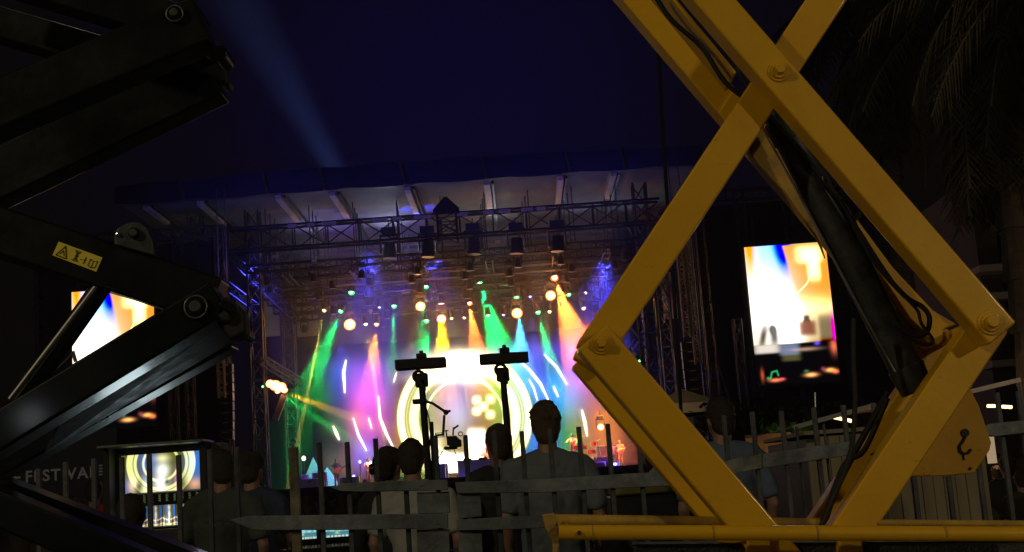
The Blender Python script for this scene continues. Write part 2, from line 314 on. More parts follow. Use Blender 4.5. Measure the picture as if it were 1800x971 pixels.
# ------------------------------------------------------------------ LED wall picture
def led(X, Y):
    c = np.zeros(X.shape + (3,)) + np.array((.020, .018, .010))
    for a in [(652, 725, 27, 36, (.48, .05, .46)), (655, 665, 24, 30, (.17, .05, .52)), (612, 655, 24, 38, (.015, .03, .40)), (575, 640, 24, 26, (.01, .08, .13)), (552, 695, 22, 18, (.01, .17, .01)), (600, 745, 30, 16, (.03, .08, .01)),
              (708, 765, 12, 50, (.32, .10, .01)), (628, 700, 12, 42, (.24, .04, .02)), (690, 614, 24, 20, (.02, .11, .05)), (640, 798, 16, 22, (.12, .08, .55)), (590, 815, 30, 20, (.06, .05, .035)),
              (915, 645, 36, 38, (.03, .09, .80)), (985, 692, 28, 28, (.02, .22, .65)), (1030, 630, 34, 42, (.08, .02, .58)), (1003, 752, 20, 36, (.02, .15, .01)), (955, 778, 18, 36, (.02, .04, .55)),
              (1062, 760, 22, 62, (.30, .11, .015)), (955, 600, 46, 16, (.05, .03, .38)), (735, 630, 22, 20, (.02, .05, .30))]:
        c += G(X, Y, a[0], a[1], a[2] * 1.08, a[3] * 1.08, a[4], 2.5) * 1.35  # blobs also paint the coloured haze glow into the picture
    c *= (sm(545, 590, X) * (1 - sm(1085, 1120, X)) * sm(592, 640, Y + (X - 820) * .07))[..., None]
    R = np.hypot(X - 817, (Y - 735)); inn = (1 - sm(80, 90, R))[..., None]; disc = (1 - sm(120, 123, R))[..., None]
    ic = np.zeros_like(c) + np.array((.26, .235, .035))
    ic += G(X, Y, 798, 695, 26, 40, (.30, .12, .70)) + G(X, Y, 804, 735, 14, 22, (.15, .30, .45)) + G(X, Y, 872, 690, 22, 22, (.02, .30, .0)) + G(X, Y, 852, 668, 14, 16, (.45, .12, .0))
    c = c * (1 - disc) + ic * disc
    W_ = np.array((1., .86, .40)); low = 1 - sm(790, 815, Y) * .8
    def ring(r1, r2, s_=1.2, g=3.):
        return (sm(r1 - s_, r1 + s_, R) * (1 - sm(r2 - s_, r2 + s_, R)) * g * low)[..., None] * W_
    ang = np.arctan2(Y - 735, X - 817)
    c += ring(107, 118, 3, 2.8) + ring(82, 97, 4, 2.2) * (1 - .45 * np.exp(-((ang - .9) / .35) ** 2))[..., None] + ring(67, 70, 1.2, 2.) + ring(100.5, 104, 2, .8)
    c += G(X, Y, 817, 638, 36, 12, (7, 5.6, 3.6), 2) + G(X, Y, 775, 664, 34, 7, (1.6, 1.3, 1.4)) + G(X, Y, 828, 655, 14, 13, (2, 1.7, 1.7))
    c += G(X, Y, 838, 788, 14, 28, (5, 4, 2.8), 6) + G(X, Y, 795, 815, 30, 14, (3, 2.8, 3), 4) + G(X, Y, 762, 792, 9, 18, (1.6, 1.4, 1.2))
    for x_, y_ in ((838, 704), (862, 702), (838, 723), (862, 729), (850, 715)): c += G(X, Y, x_, y_, 5.0, 5.0, (4, 3.3, 1.2), 2.6)
    for pts, w_ in [([(608, 634), (604, 655), (606, 690)], 3.2), ([(665, 698), (668, 735), (680, 765), (693, 790)], 3), ([(621, 736), (630, 765), (644, 792)], 2.4), ([(586, 750), (596, 773)], 3.4),
                    ([(648, 735), (653, 753)], 1.5), ([(697, 655), (692, 672)], 1.4), ([(913, 635), (930, 650), (950, 675), (963, 702)], 3.2), ([(957, 624), (978, 645), (996, 675)], 2.6),
                    ([(930, 668), (938, 682), (945, 705)], 1.5), ([(973, 680), (981, 697)], 2), ([(1023, 722), (1028, 742), (1032, 766)], 3.4), ([(848, 668), (862, 680)], 2.)]:
        d, t_ = seg_d(X, Y, pts); ww = w_ * .72 * (.4 + .8 * np.sin(np.pi * np.clip(t_, .05, .95))); c += ((1 - sm(ww * .35, ww * 1.2, d)) * 3.4)[..., None] * np.array((1, .86, .62)) + (np.exp(-(d / 4.5) ** 2) * .22)[..., None] * np.array((1, .75, .6))  # each arc gets a faint warm halo painted around it
    return c
wall = empty('led_wall', (W(817, 735, YB).x, YB, ZD), 'wide glowing video wall at back of stage showing bright concentric rings', 'video wall')
picture('picture', (545, 590, 1120, 828), YB, 560, 240, led, 1., wall, True)
p, q = W(545, 590, YB), W(1120, 828, YB)
MB().box((W(832, 709, YB).x, YB + .35, (ZD + zat(832, 575, YB)) / 2), (22.9, .5, zat(832, 575, YB) - ZD)).build('cabinet', TRD, wall)

# side screens (tall), with the same picture content
def side(ox, oy):
    def fn(X, Y):
        x = X - ox; y = Y - oy                                    # 0..145 by 0..245
        c = np.zeros(X.shape + (3,)) + np.array((.85, .62, .30))
        c += G(x, y, 38, 30, 18, 60, (-.5, .4, 2.2)) - G(x, y, 68, 0, 10, 30, (2, 1.6, -1.)) 
        org = (sm(62, 70, x + y * -.25) * sm(0, 3, y))[..., None] * (1 - sm(95, 130, y))[..., None]
        c = c * (1 - org) + np.array((1.1, .42, .03)) * org
        c += G(x, y, 114, 20, 18, 12, (3, 2.4, .9), 4) + G(x, y, 120, 44, 9, 18, (3, 2.4, .9), 4) + G(x, y, 30, 105, 34, 50, (1.6, 1.5, 1.5)) + G(x, y, 62, 150, 22, 34, (2.2, 2.0, 1.9), 3) + G(x, y, 100, 112, 40, 12, (1.6, 1.1, .4))
        c += G(x, y, 10, 10, 6, 40, (1.2, -.4, -1.2)) 
        d, _ = seg_d(x, y, [(90, 85), (105, 72), (115, 55)]); c += ((1 - sm(.6, 1.6, d)) * 2)[..., None] * np.array((1, .8, .3))
        dk = G(x, y, 38, 162, 7, 15, (1, 1, 1), 2.4) + G(x, y, 36, 147, 4, 5, (1, 1, 1), 2) + G(x, y, 98, 150, 14, 12, (1, 1, 1), 6) + G(x, y, 98, 133, 5, 6, (1, 1, 1), 4) + .75 * G(x, y, 131, 155, 12, 26, (1, 1, 1), 6) + G(x + y * .25, y, 58, 160, 5, 18, (1, 1, 1), 2.5)
        c = c * (1 - .93 * np.clip(dk, 0, 1)) + G(x, y, 98, 150, 14, 12, (.25, .05, .02), 6)
        c += G(x, y, 144, 158, 2.2, 22, (.9, -.8, .7)) + G(x, y, 118, 178, 30, 5, (-.3, -.4, -.3))
        flr = sm(172, 176, y)[..., None]; f2 = np.zeros_like(c) + np.array((.0015, .0012, .002))
        f2 += G(x, y, 22, 181, 20, 7, (.9, .8, .7), 6) + G(x, y, 62, 184, 16, 9, (.18, .22, .35), 6) + G(x, y, 64, 198, 14, 6, (.10, .09, .03), 5) + G(x, y, 90, 186, 16, 2, (.5, .3, .2)) + G(x, y, 112, 177, 3, 2, (.2, .1, 1.5)) + G(x, y, 141, 184, 4, 8, (1, .2, .1))
        for a, b, s_, s2, k_ in [(10, 226, 3, 9, (.6, .1, .03)), (32, 236, 10, 2.6, (1.6, .35, .15)), (44, 235, 5, 2, (1.4, .1, .2)), (96, 231, 10, 3, (2.2, .9, .3)), (130, 225, 8, 3, (2, .8, .2)), (139, 228, 6, 3, (1.6, .3, .1)), (118, 222, 4, 3, (.3, .05, .1)), (88, 224, 4, 2, (.03, .25, .1)), (20, 232, 3, 2, (.03, .5, .15))]:
            f2 += G(x, y, a, b, s_ * .62, s2 * .7, k_)
        d, _ = seg_d(x, y, [(24, 232), (27, 222), (36, 220), (38, 228)]); f2 += ((1 - sm(.8, 2.2, d)) * .4)[..., None] * np.array((.05, 1, .3))
        c = c * (1 - flr) + f2 * flr
        return np.clip(c, 0, 4)
    return fn
for ox, oy, nm in ((1319, 429, 'right'), (127, 508, 'left')):
    s_ = empty('video_screen', W(ox + 72, oy + 240, 72.6), 'tall bright video screen on the %s side of the stage' % nm, 'screen', 'tall screens either side of the stage')
    _, (cx, cz, wd_, hg_) = picture('picture', (ox, oy, ox + 146, oy + 245), 72.6, 146, 245, side(ox, oy), 1., s_)
    MB().box((cx, 72.85, cz), (wd_ + .25, .35, hg_ + .25)).build('cabinet', TRD, s_)
    mb = MB()
    for k_ in (-.35, .35): mb.tube((cx + wd_ * k_, 72.9, cz + hg_ / 2), (cx + wd_ * k_, 73.3, zat(720, 400, 73.3)), .06, seg=6)
    mb.build('hanging_bar', TRS, s_)

# ------------------------------------------------------------------ air and stage smoke
def volume(name, lo, hi, dens, color, label=None):
    mb = MB(); lo = Vector(lo); hi = Vector(hi); mb.box((lo + hi) / 2, hi - lo)
    M = bpy.data.materials.new(name); M.use_nodes = True; t = M.node_tree; t.nodes.clear()
    o_ = t.nodes.new('ShaderNodeOutputMaterial'); v = t.nodes.new('ShaderNodeVolumePrincipled')
    v.inputs['Density'].default_value = dens; v.inputs['Color'].default_value = (*color, 1); v.inputs['Anisotropy'].default_value = .0
    t.links.new(v.outputs[0], o_.inputs['Volume'])
    o = mb.build(name, M); o['kind'] = 'stuff'; return o
for zz_, de_ in ((ZD + .03, .0028), (zat(820, 700, 80), .0025), (zat(820, 645, 80), .0072)): volume('stage_smoke', (xsl + .3 + zz_ * .01, YF + .6 + zz_ * .01, zz_), (xsr - .3 - zz_ * .01, YB - .3 - zz_ * .01, zb - .4 - zz_ * .01), de_, (.9, .9, .9))
volume('haze', (-60, -12, -1), (60, 125, 46), .0005, (.85, .88, 1))

# ------------------------------------------------------------------ stage lighting
COL = {'green': (0, 1, .13), 'yellow': (1, .75, .12), 'orange': (1, .17, .02), 'amber': (1, .46, 0), 'blue': (.07, .07, 1), 'cyan': (.03, .34, 1), 'warm': (1, .66, .36), 'white': (1, .92, .8), 'violet': (.3, .12, 1)}
GLOW = {}
def lens_mat(c, s):
    """lamp front: white hot in the middle, coloured at the rim"""
    k_ = (c, s)
    if k_ in GLOW: return GLOW[k_]
    M = bpy.data.materials.new('%s_lens' % c); M.use_nodes = True; t = M.node_tree; t.nodes.clear(); n = t.nodes.new; l = t.links.new
    o = n('ShaderNodeOutputMaterial'); em = n('ShaderNodeEmission'); em.inputs[1].default_value = s; tcx = n('ShaderNodeTexCoord'); sb = n('ShaderNodeVectorMath'); sb.operation = 'SUBTRACT'; sb.inputs[1].default_value = (.5, .5, .5)
    ml = n('ShaderNodeVectorMath'); ml.operation = 'MULTIPLY'; ml.inputs[1].default_value = (1, 0, 1); ln_ = n('ShaderNodeVectorMath'); ln_.operation = 'LENGTH'; cr_ = n('ShaderNodeValToRGB')
    q = COL[c] if c != 'warm' else (1, .30, .06); e_ = cr_.color_ramp.elements
    e_[0].position = .10; e_[0].color = tuple(.55 + .45 * x for x in q) + (1,); e_[1].position = .5; e_[1].color = tuple(x * .10 for x in q) + (1,)
    k2 = e_.new(.30); k2.color = tuple(.05 + .75 * x for x in q) + (1,); k3 = e_.new(.42); k3.color = tuple(x * .38 for x in q) + (1,)
    l(tcx.outputs['Generated'], sb.inputs[0]); l(sb.outputs[0], ml.inputs[0]); l(ml.outputs[0], ln_.inputs[0]); l(ln_.outputs['Value'], cr_.inputs[0]); l(cr_.outputs[0], em.inputs[0]); l(em.outputs[0], o.inputs[0])
    GLOW[k_] = M; return M
FIX = mat('black_fixture_housing', (.02, .02, .022), .5, .2, vs=8, c2=(.035, .035, .035))
def fixture(p, tgt, c=None, s=1., lens=.11, es=30, label='', group='stage lamps under the roof', name='moving_head', roofz=None):
    p = Vector(p); d = (Vector(tgt) - p).normalized(); back = p - d * .28 * s
    rt = empty(name, (back.x, back.y, back.z + .55 * s), label, 'stage lamp', group)
    mb = MB(); mb.tube(back - d * .26 * s, back + d * .22 * s, .17 * s, .21 * s, 14); mb.build('lamp_head', FIX, rt, smooth=False)
    mb = MB()
    for a in (-1, 1): mb.box((back.x + a * .26 * s, back.y, back.z + .2 * s), (.05 * s, .12 * s, .56 * s))
    mb.box((back.x, back.y, back.z + .48 * s), (.57 * s, .16 * s, .07 * s)); mb.build('yoke', FIX, rt)
    MB().box((back.x, back.y, back.z + .62 * s), (.44 * s, .34 * s, .2 * s)).build('base_box', FIX, rt, bevel=.02)
    zz = back.z + .72 * s
    top = roofz if roofz is not None else zz + .35
    MB().tube((back.x, back.y, zz), (back.x, back.y, top), .03, seg=6).build('clamp', TRS, rt)
    lp = back + d * .24 * s
    if c: MB().ball(lp, (lens, lens, lens), 8, 12).build('lens', lens_mat(c, es), rt, smooth=True)
    return rt, p
def beam(px, py, tx, ty, c, ang, pw, lens=.13, es=30, Y=80., dy=0., s=1., label='', blend=.15):
    p = W(px, py, Y); q = W(tx, ty, Y + dy)
    rt, p = fixture(p, q, c, s, lens, es, label)
    d = (q - p).normalized()
    lamp('SPOT', p + d * (lens + .12), pw, COL[c], .06, q, ang, blend, 'beam_light', rt)
K = 1e4
B = [(618, 515, 612, 600, 'green', 7, 3, .20, 'lamp with green lens and short soft green beam above the warm blinder left of stage'),
     (570, 547, 545, 670, 'yellow', 2.2, 170, .12, 'leftmost lamp with a thin straight yellow beam'),
     (599, 548, 560, 640, 'green', 23, 8, .16, 'lamp with broad green beam slanting down left beside the thin yellow beam'),
     (643, 571, 660, 680, 'yellow', 2.0, 200, .12, 'lamp with thin yellow beam leaning right, left of the orange red beam'),
     (662, 571, 656, 640, 'orange', 25, 13, .17, 'lamp with orange red beam left of the rings'),
     (667, 542, 666, 580, 'blue', 3, 3, .10, 'tiny blue lamp above the orange red beam'),
     (693, 539, 690, 600, 'green', 13, 6, .17, 'lamp with narrow green beam between orange red beam and warm blinder'),
     (749, 505, 742, 580, 'green', 14, 7, .17, 'high lamp with green beam above the warm blinder left of centre'),
     (750, 565, 750, 629, 'green', 20, 11, .16, 'low lamp with green to cyan beam over the left T shaped stand'),
     (776, 536, 778, 615, 'amber', 24, 22, .2, 'lamp with strong yellow orange beam over the bright rings'),
     (794, 561, 809, 640, 'yellow', 1.8, 150, .09, 'lamp with thin pale beam, left one of the crossing pair'),
     (816, 560, 802, 640, 'yellow', 1.8, 150, .09, 'lamp with thin pale beam, right one of the crossing pair'),
     (825, 534, 838, 615, 'orange', 26, 18, .2, 'lamp with orange red beam falling on top of the rings'),
     (843, 499, 872, 590, 'green', 28, 18, .2, 'high lamp with the broadest green beam right of centre'),
     (858, 556, 868, 620, 'green', 14, 8, .14, 'small green lamp inside the broad green beam'),
     (885, 555, 885, 590, 'blue', 3, 4, .09, 'tiny blue lamp between the green beams right of centre'),
     (908, 524, 912, 560, 'green', 8, 3, .17, 'green lamp just above the warm blinder right of centre'),
     (912, 548, 918, 640, 'cyan', 28, 17, .12, 'lamp with wide cyan blue beam right of the rings'),
     (932, 523, 938, 600, 'blue', 12, 6, .10, 'small blue lamp right of the wide cyan beam'),
     (946, 550, 966, 625, 'green', 18, 11, .17, 'lamp with green beam leaning right beside thin yellow lamp'),
     (966, 549, 964, 620, 'yellow', 1.8, 60, .11, 'lamp with thin dim yellow beam right of the leaning green beam'),
     (975, 490, 1012, 600, 'orange', 32, 34, .24, 'highest lamp with broad bright orange beam at right of the stage'),
     (1000, 519, 1016, 560, 'green', 8, 4, .15, 'green lamp at right edge of the broad orange beam'),
     (1026, 543, 1042, 600, 'orange', 12, 6, .15, 'lamp with short red orange beam beside the yellow scissor arm'),
     (1029, 516, 1032, 580, 'white', 3, .6, .10, 'small white lamp near upper right of the stage')]
for i, (a, b, c_, d_, cc, an, pw, ln, lb) in enumerate(B):
    beam(a, b, c_, d_, cc, an, pw * K * 1.0, ln, 9, 79.5 + (i * 37 % 7) * .35, 0, 1., lb)
# warm blinders that glare towards the camera
BL = [(615, 571, .36, 'warm blinder lamp glaring left of the orange red beam', (670, 640)), (739, 539, .30, 'warm blinder lamp glaring under the high green beam left of centre', (720, 620)), (776, 561, .28, 'warm blinder lamp glaring inside the yellow orange beam', (776, 640)),
      (909, 551, .33, 'warm blinder lamp glaring under green lamp right of centre', (912, 620)), (968, 520, .32, 'warm blinder lamp glaring left of the broad orange beam', (950, 600))]
for a, b, r_, lb, tg in BL:
    p = W(a, b, 78.5); rt, p = fixture(p, p + Vector((0, -10, -2)), None, 1.2, .1, 10, lb, 'warm blinders on the rig', 'blinder_lamp')
    MB().ball(p, (r_, .12, r_ * .95), 12, 18).build('lens', lens_mat('warm', 12), rt, smooth=True)
    lamp('POINT', p + Vector((0, -.6, 0)), 260, (1, .36, .10), .3, name='halo_light', parent=rt)
    lamp('SPOT', p + Vector((0, -.3, -.1)), 1.5 * K, COL['warm'], .15, W(*tg, 78.5), 16, .6, 'beam_light', rt)
# low warm lamp on the right and the rack of lamps on the side booms
p = W(1056, 751, 84); rt, p = fixture(p, p + Vector((0, -10, -1)), None, 1, .1, 10, 'round warm lamp shining low at the right of stage above the amplifiers', 'low side lamps', 'blinder_lamp')
MB().ball(p, (.22, .1, .22), 10, 14).build('lens', lens_mat('warm', 14), rt, smooth=True)
boom = empty('side_boom', W(480, 660, 75), 'sloping side truss with cluster of glaring warm lamps at stage left', 'lighting boom')
mb = MB(); truss(mb, W(462, 634, 75), W(525, 672, 79), .4, .4, .05, .8); mb.build('boom_truss', TRS, boom)
mb = MB(); mb.bar(W(500, 695, 75), W(484, 738, 75), .35, .25); mb.build('barn_door', RAF, boom)
for k_, (a, b, r_) in enumerate([(475, 675, .26), (484, 678, .34), (494, 681, .32), (500, 686, .2), (488, 688, .16)]):
    MB().ball(W(a, b, 74.6), (r_, .12, r_ * .9), 10, 14).build('lens', lens_mat('warm', 12), boom, smooth=True)
MB().ball(W(462, 680, 74.6), (.07, .07, .07), 8, 8).build('lens', lens_mat('green', 6), boom)
p = W(492, 684, 75); 
lamp('SPOT', W(500, 690, 74.8), 30 * K, COL['amber'], .1, W(640, 742, 78), 9, .4, 'beam_light', boom)
lamp('SPOT', W(497, 697, 75.2), 24 * K, COL['green'], .1, W(610, 770, 78), 9, .4, 'beam_light', boom)
boom = empty('side_boom', W(1120, 610, 76), 'sloping side truss with three cream lamps seen past the yellow arm', 'lighting boom')
mb = MB(); truss(mb, W(1092, 632, 76), W(1136, 583, 76), .35, .3, .04, .6); mb.tube(W(1107, 572, 76), W(1122, 590, 76), .08); mb.build('boom_truss', TRS, boom)
for a, b in ((1120, 624), (1126, 618), (1132, 613)):
    mb = MB(); mb.tube(W(a - 8, b - 14, 76), W(a, b, 76), .12, .2, 10); mb.build('lamp_can', RAF, boom)
MB().ball(W(1124, 635, 75.8), (.08, .08, .08), 8, 8).build('lens', lens_mat('green', 6), boom)
# soft washes that tint the smoke (added spots, no fixtures behind them)
for a, b, Y_, tx, ty, cc, an, pw in [(650, 440, 77, 640, 620, 'blue', 70, 14), (760, 436, 77, 770, 600, 'blue', 60, 7), (1060, 455, 77, 1060, 600, 'blue', 80, 16), (930, 640, 84, 930, 840, 'blue', 60, 5), (600, 600, 84, 600, 720, 'blue', 40, 9),
                                     (1000, 600, 84, 1010, 740, 'cyan', 40, 8), (660, 830, 82, 650, 700, 'violet', 40, 12), (560, 620, 84, 560, 720, 'green', 44, 5), (1060, 700, 84, 1070, 800, 'amber', 50, 4), (450, 420, 77, 430, 600, 'blue', 70, 6)]:
    lamp('SPOT', W(a, b, Y_), pw * K * .15, COL[cc], .3, W(tx, ty, Y_), an, .9, 'added_wash_light')
# unseen uplights added to brighten the roof lining
for a, b, pw, cc in ((690, 418, 1.2, (.75, .9, 1)), (560, 430, .5, (.7, .75, 1)), (870, 415, .5, (.85, .8, .9)), (1010, 400, .3, (.6, .6, 1)), (1090, 395, .25, (.5, .6, 1))):
    p = W(a, b, 84); lamp('SPOT', (p.x, 84, p.z - 1.0), pw * 420, cc, .4, (p.x, 81, zb), 150, .9, 'added_uplight')
for a in (420, 640, 860, 1080): lamp('SPOT', W(a, 470 - (a - 720) * .07, 67), 900, (.15, .12, 1), .3, W(a, 320 - (a - 720) * .07, 72), 100, 1, 'added_wash_light')  # added blue spots that tint the fascia; no fixtures there
# search beam standing up from the roof towards upper left
p = W(668, 440, 93); q = W(418, 0, 88)
rt = empty('sky_beam_lamp', (p.x, 93, p.z - .7), 'lamp behind the roof throwing a faint wide blue beam up to the left', 'stage lamp')
MB().tube(p + Vector((0, 0, -.7)), p + Vector((0, 0, -.1)), .28, .34, 12).build('lamp_head', FIX, rt)
mb = MB(); truss(mb, (p.x, 93, 0), (p.x, 93, p.z - .72), .5, .5, .05, 1.0, Vector((1, 0, 0))); mb.build('lamp_tower', TRD, rt)
lamp('SPOT', p, 62 * K, (.17, .30, .9), .5, q, 15, 1, 'beam_light', rt)

# dark fixtures hung in rows in the rig
protoF, _ = fixture((0, 0, 0), (0, 0, -1), None, 1, label='unlit black moving lamp hanging in the roof rig among its like', group='unlit lamps in the roof rig'); base0 = protoF.location.copy()
cnt = 0
for Y_, yy, a, b in rigs:
    for k_ in range(8):
        x_ = a + (b - a) * (k_ + .5 + random.uniform(-.2, .2)) / 8; z_ = zat(820, yy, Y_)
        L_ = (W(x_, yy, Y_).x, Y_ - .05, z_ - .25)
        if cnt == 0: protoF.location = L_
        else: dup(protoF, L_, random.uniform(-.6, .6))
        cnt += 1
# large hoist-like lamps in the front row
big = None
for a, b, wh in ((685, 432, 'leftmost'), (752, 430, 'second from left'), (833, 425, 'middle'), (908, 424, 'second from right'), (980, 420, 'rightmost')):
    lb = 'large black lamp hanging below the main truss, %s of five' % wh
    if big is None:
        big, _ = fixture(W(a, b + 26, 74.3), W(a, b + 90, 74.3), None, 1.9, label=lb, group='large lamps under the main truss'); pos0 = big.location - W(a, b, 74.3)
    else: dup(big, W(a, b, 74.3) + pos0, random.uniform(-.3, .3), lb)
# small cream sign-like sound panels hung on rods
for a, b in ((547, 522), (657, 548), (713, 512), (687, 463), (886, 499), (946, 525), (1053, 487), (885, 506), (730, 473)):
    pass
pn = None
for a, b in ((547, 522), (657, 548), (713, 512), (886, 499), (946, 525), (1053, 487)):
    p = W(a, b, 81)
    if pn is None:
        pn = empty('sound_absorber', p, 'leftmost cream box panel hanging above the thin yellow beam', 'panel', 'cream box panels hung in the rig')
        MB().box(p, (.55, .18, .26)).build('box', RAF, pn, bevel=.02); MB().tube(p + Vector((0, 0, .13)), p + Vector((0, 0, 2.2)), .02, seg=5).build('rod', TRD, pn)
    else: dup(pn, p, 0, {657: 'cream box panel hanging above the orange red beam', 713: 'cream box panel hanging between the two high green lamps left of centre', 886: 'cream box panel hanging above the warm blinder right of centre', 946: 'cream box panel hanging over the leaning green beam', 1053: 'rightmost cream box panel hanging near the yellow arm'}[a])
# small pale coupler blocks strewn over the trusses for sparkle; none emits
sp = None
for i in range(34):
    a = random.uniform(470, 1100); b = 430 + (820 - a) * .07 + random.choice((0, 12, 30, 44, 62)) + random.uniform(-3, 3); Y_ = random.choice((75, 77, 79, 81))
    sz = random.uniform(.03, .07)
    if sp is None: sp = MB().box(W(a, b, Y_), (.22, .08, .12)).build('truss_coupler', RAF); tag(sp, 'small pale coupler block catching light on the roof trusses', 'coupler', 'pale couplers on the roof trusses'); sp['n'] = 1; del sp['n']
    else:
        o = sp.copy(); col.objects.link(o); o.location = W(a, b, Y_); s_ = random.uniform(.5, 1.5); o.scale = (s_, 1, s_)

# ------------------------------------------------------------------ line arrays and speakers
DOT = glow('speaker_sheen', (.8, .9, 1), .55)
def line_array(px, py0, py1, Y, lb, n=7, w=.9, frame=()):
    a, b = W(px, py0, Y), W(px, py1, Y); rt = empty('line_array', b, lb, 'speaker array', 'hanging speaker arrays')
    h = (a.z - b.z) / n
    for i in range(n):
        zc = b.z + h * (i + .5); yy = Y - .35 * ((1 - i / n) ** 2)
        o = MB().box((a.x, yy, zc), (w, .5, h * .9)).build('speaker_box', FIX, rt, bevel=.02)
        MB().box((a.x, yy - .262, zc + h * .3), (w * .42, .02, h * .12)).build('grille_badge', CHR, o)
    for s_ in (-1, 1): MB().tube((a.x + s_ * w * .3, Y, a.z), (a.x + s_ * w * .3, Y, zb), .03, seg=5).build('chain', TRS, rt)
    return rt
line_array(397, 640, 775, 70, 'tall speaker array hanging left of the stage with small glints', 8, .75)
line_array(1211, 600, 700, 70, 'speaker array hanging right of the stage under two pale bars', 6, .9)
PALB = mat('pale_hanging_bars', (.50, .42, .26), .6, vs=2, c2=(.3, .25, .16))  # paler and tanner than the other truss metal
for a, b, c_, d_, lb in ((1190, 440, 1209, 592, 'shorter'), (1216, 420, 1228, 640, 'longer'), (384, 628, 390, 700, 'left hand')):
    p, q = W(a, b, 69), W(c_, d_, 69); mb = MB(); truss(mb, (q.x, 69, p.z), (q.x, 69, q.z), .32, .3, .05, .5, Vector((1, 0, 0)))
    tag(mb.build('hanging_ladder_truss', PALB), '%s pale lattice bar hanging upright beside the speakers' % lb, 'truss bar')
for a, lb in ((330, 'right one of two dark lattice masts close together left of the stage'), (300, 'left one of two dark lattice masts close together left of the stage'), (1310, 'dark lattice mast between the person in blue and the right video screen'), (1140, 'dark lattice mast just behind the small pointed tent')):
    p, q = W(a, 560, 70), W(a + 8, 800, 70); mb = MB(); truss(mb, (q.x, 70, p.z), (q.x, 70, 0), .4, .4, .045, .8, Vector((1, 0, 0))); tag(mb.build('lattice_mast', TRD), lb, 'mast', 'dark lattice masts')

# ================================================================== PEOPLE
SKIN = mat('skin', (.30, .17, .12), .55, vs=12, c2=(.25, .14, .10)); HAIR = mat('dark_hair', (.016, .011, .008), .6, vs=60, c2=(.035, .024, .016), bump=.9, bs=220)
HAIRB = mat('brown_hair', (.05, .03, .018), .55, vs=60, c2=(.09, .055, .03), bump=.9, bs=220)
JEAN = mat('dark_jeans', (.02, .025, .04), .85, vs=20, c2=(.03, .035, .05)); SHOE = mat('dark_shoes', (.015, .015, .015), .6)
def cloth(n_, c, c2=None): return mat(n_, c, .85, vs=5, c2=c2 or tuple(x * .75 for x in c), bump=.35, bs=9)
WHT = cloth('white_shirt_cloth', (.34, .34, .32)); GRY = cloth('blue_grey_shirt_cloth', (.12, .145, .16)); BLKS = cloth('black_shirt_cloth', (.02, .02, .022)); NVY = cloth('navy_shirt_cloth', (.03, .045, .09)); GRN = cloth('grey_green_shirt_cloth', (.055, .07, .062)); REDS = cloth('red_shirt_cloth', (.30, .02, .02)); OLV = cloth('dark_olive_cloth', (.05, .045, .02))
BLU = cloth('blue_shirt_cloth', (.10, .14, .22))
TMP = bpy.data.scenes.new('remesh_bench')
def remesh(mb, name, M, parent, vox, sm_it=4):
    me = bpy.data.meshes.new(name); mb.bm.to_mesh(me); mb.bm.free(); o = bpy.data.objects.new(name, me); TMP.collection.objects.link(o)
    r = o.modifiers.new('r', 'REMESH'); r.mode = 'VOXEL'; r.voxel_size = vox; r.use_smooth_shade = True
    s_ = o.modifiers.new('s', 'SMOOTH'); s_.iterations = sm_it; s_.factor = .6
    TMP.view_layers[0].update(); dg = TMP.view_layers[0].depsgraph; m2 = bpy.data.meshes.new_from_object(o.evaluated_get(dg)); m2.name = name
    bpy.data.objects.remove(o); m2.transform(Matrix.Translation(-Vector((0, 0, 0))))
    o = bpy.data.objects.new(name, m2); col.objects.link(o); m2.materials.clear(); m2.materials.append(M)
    for p_ in m2.polygons: p_.use_smooth = True
    if parent: o.parent = parent
    return o
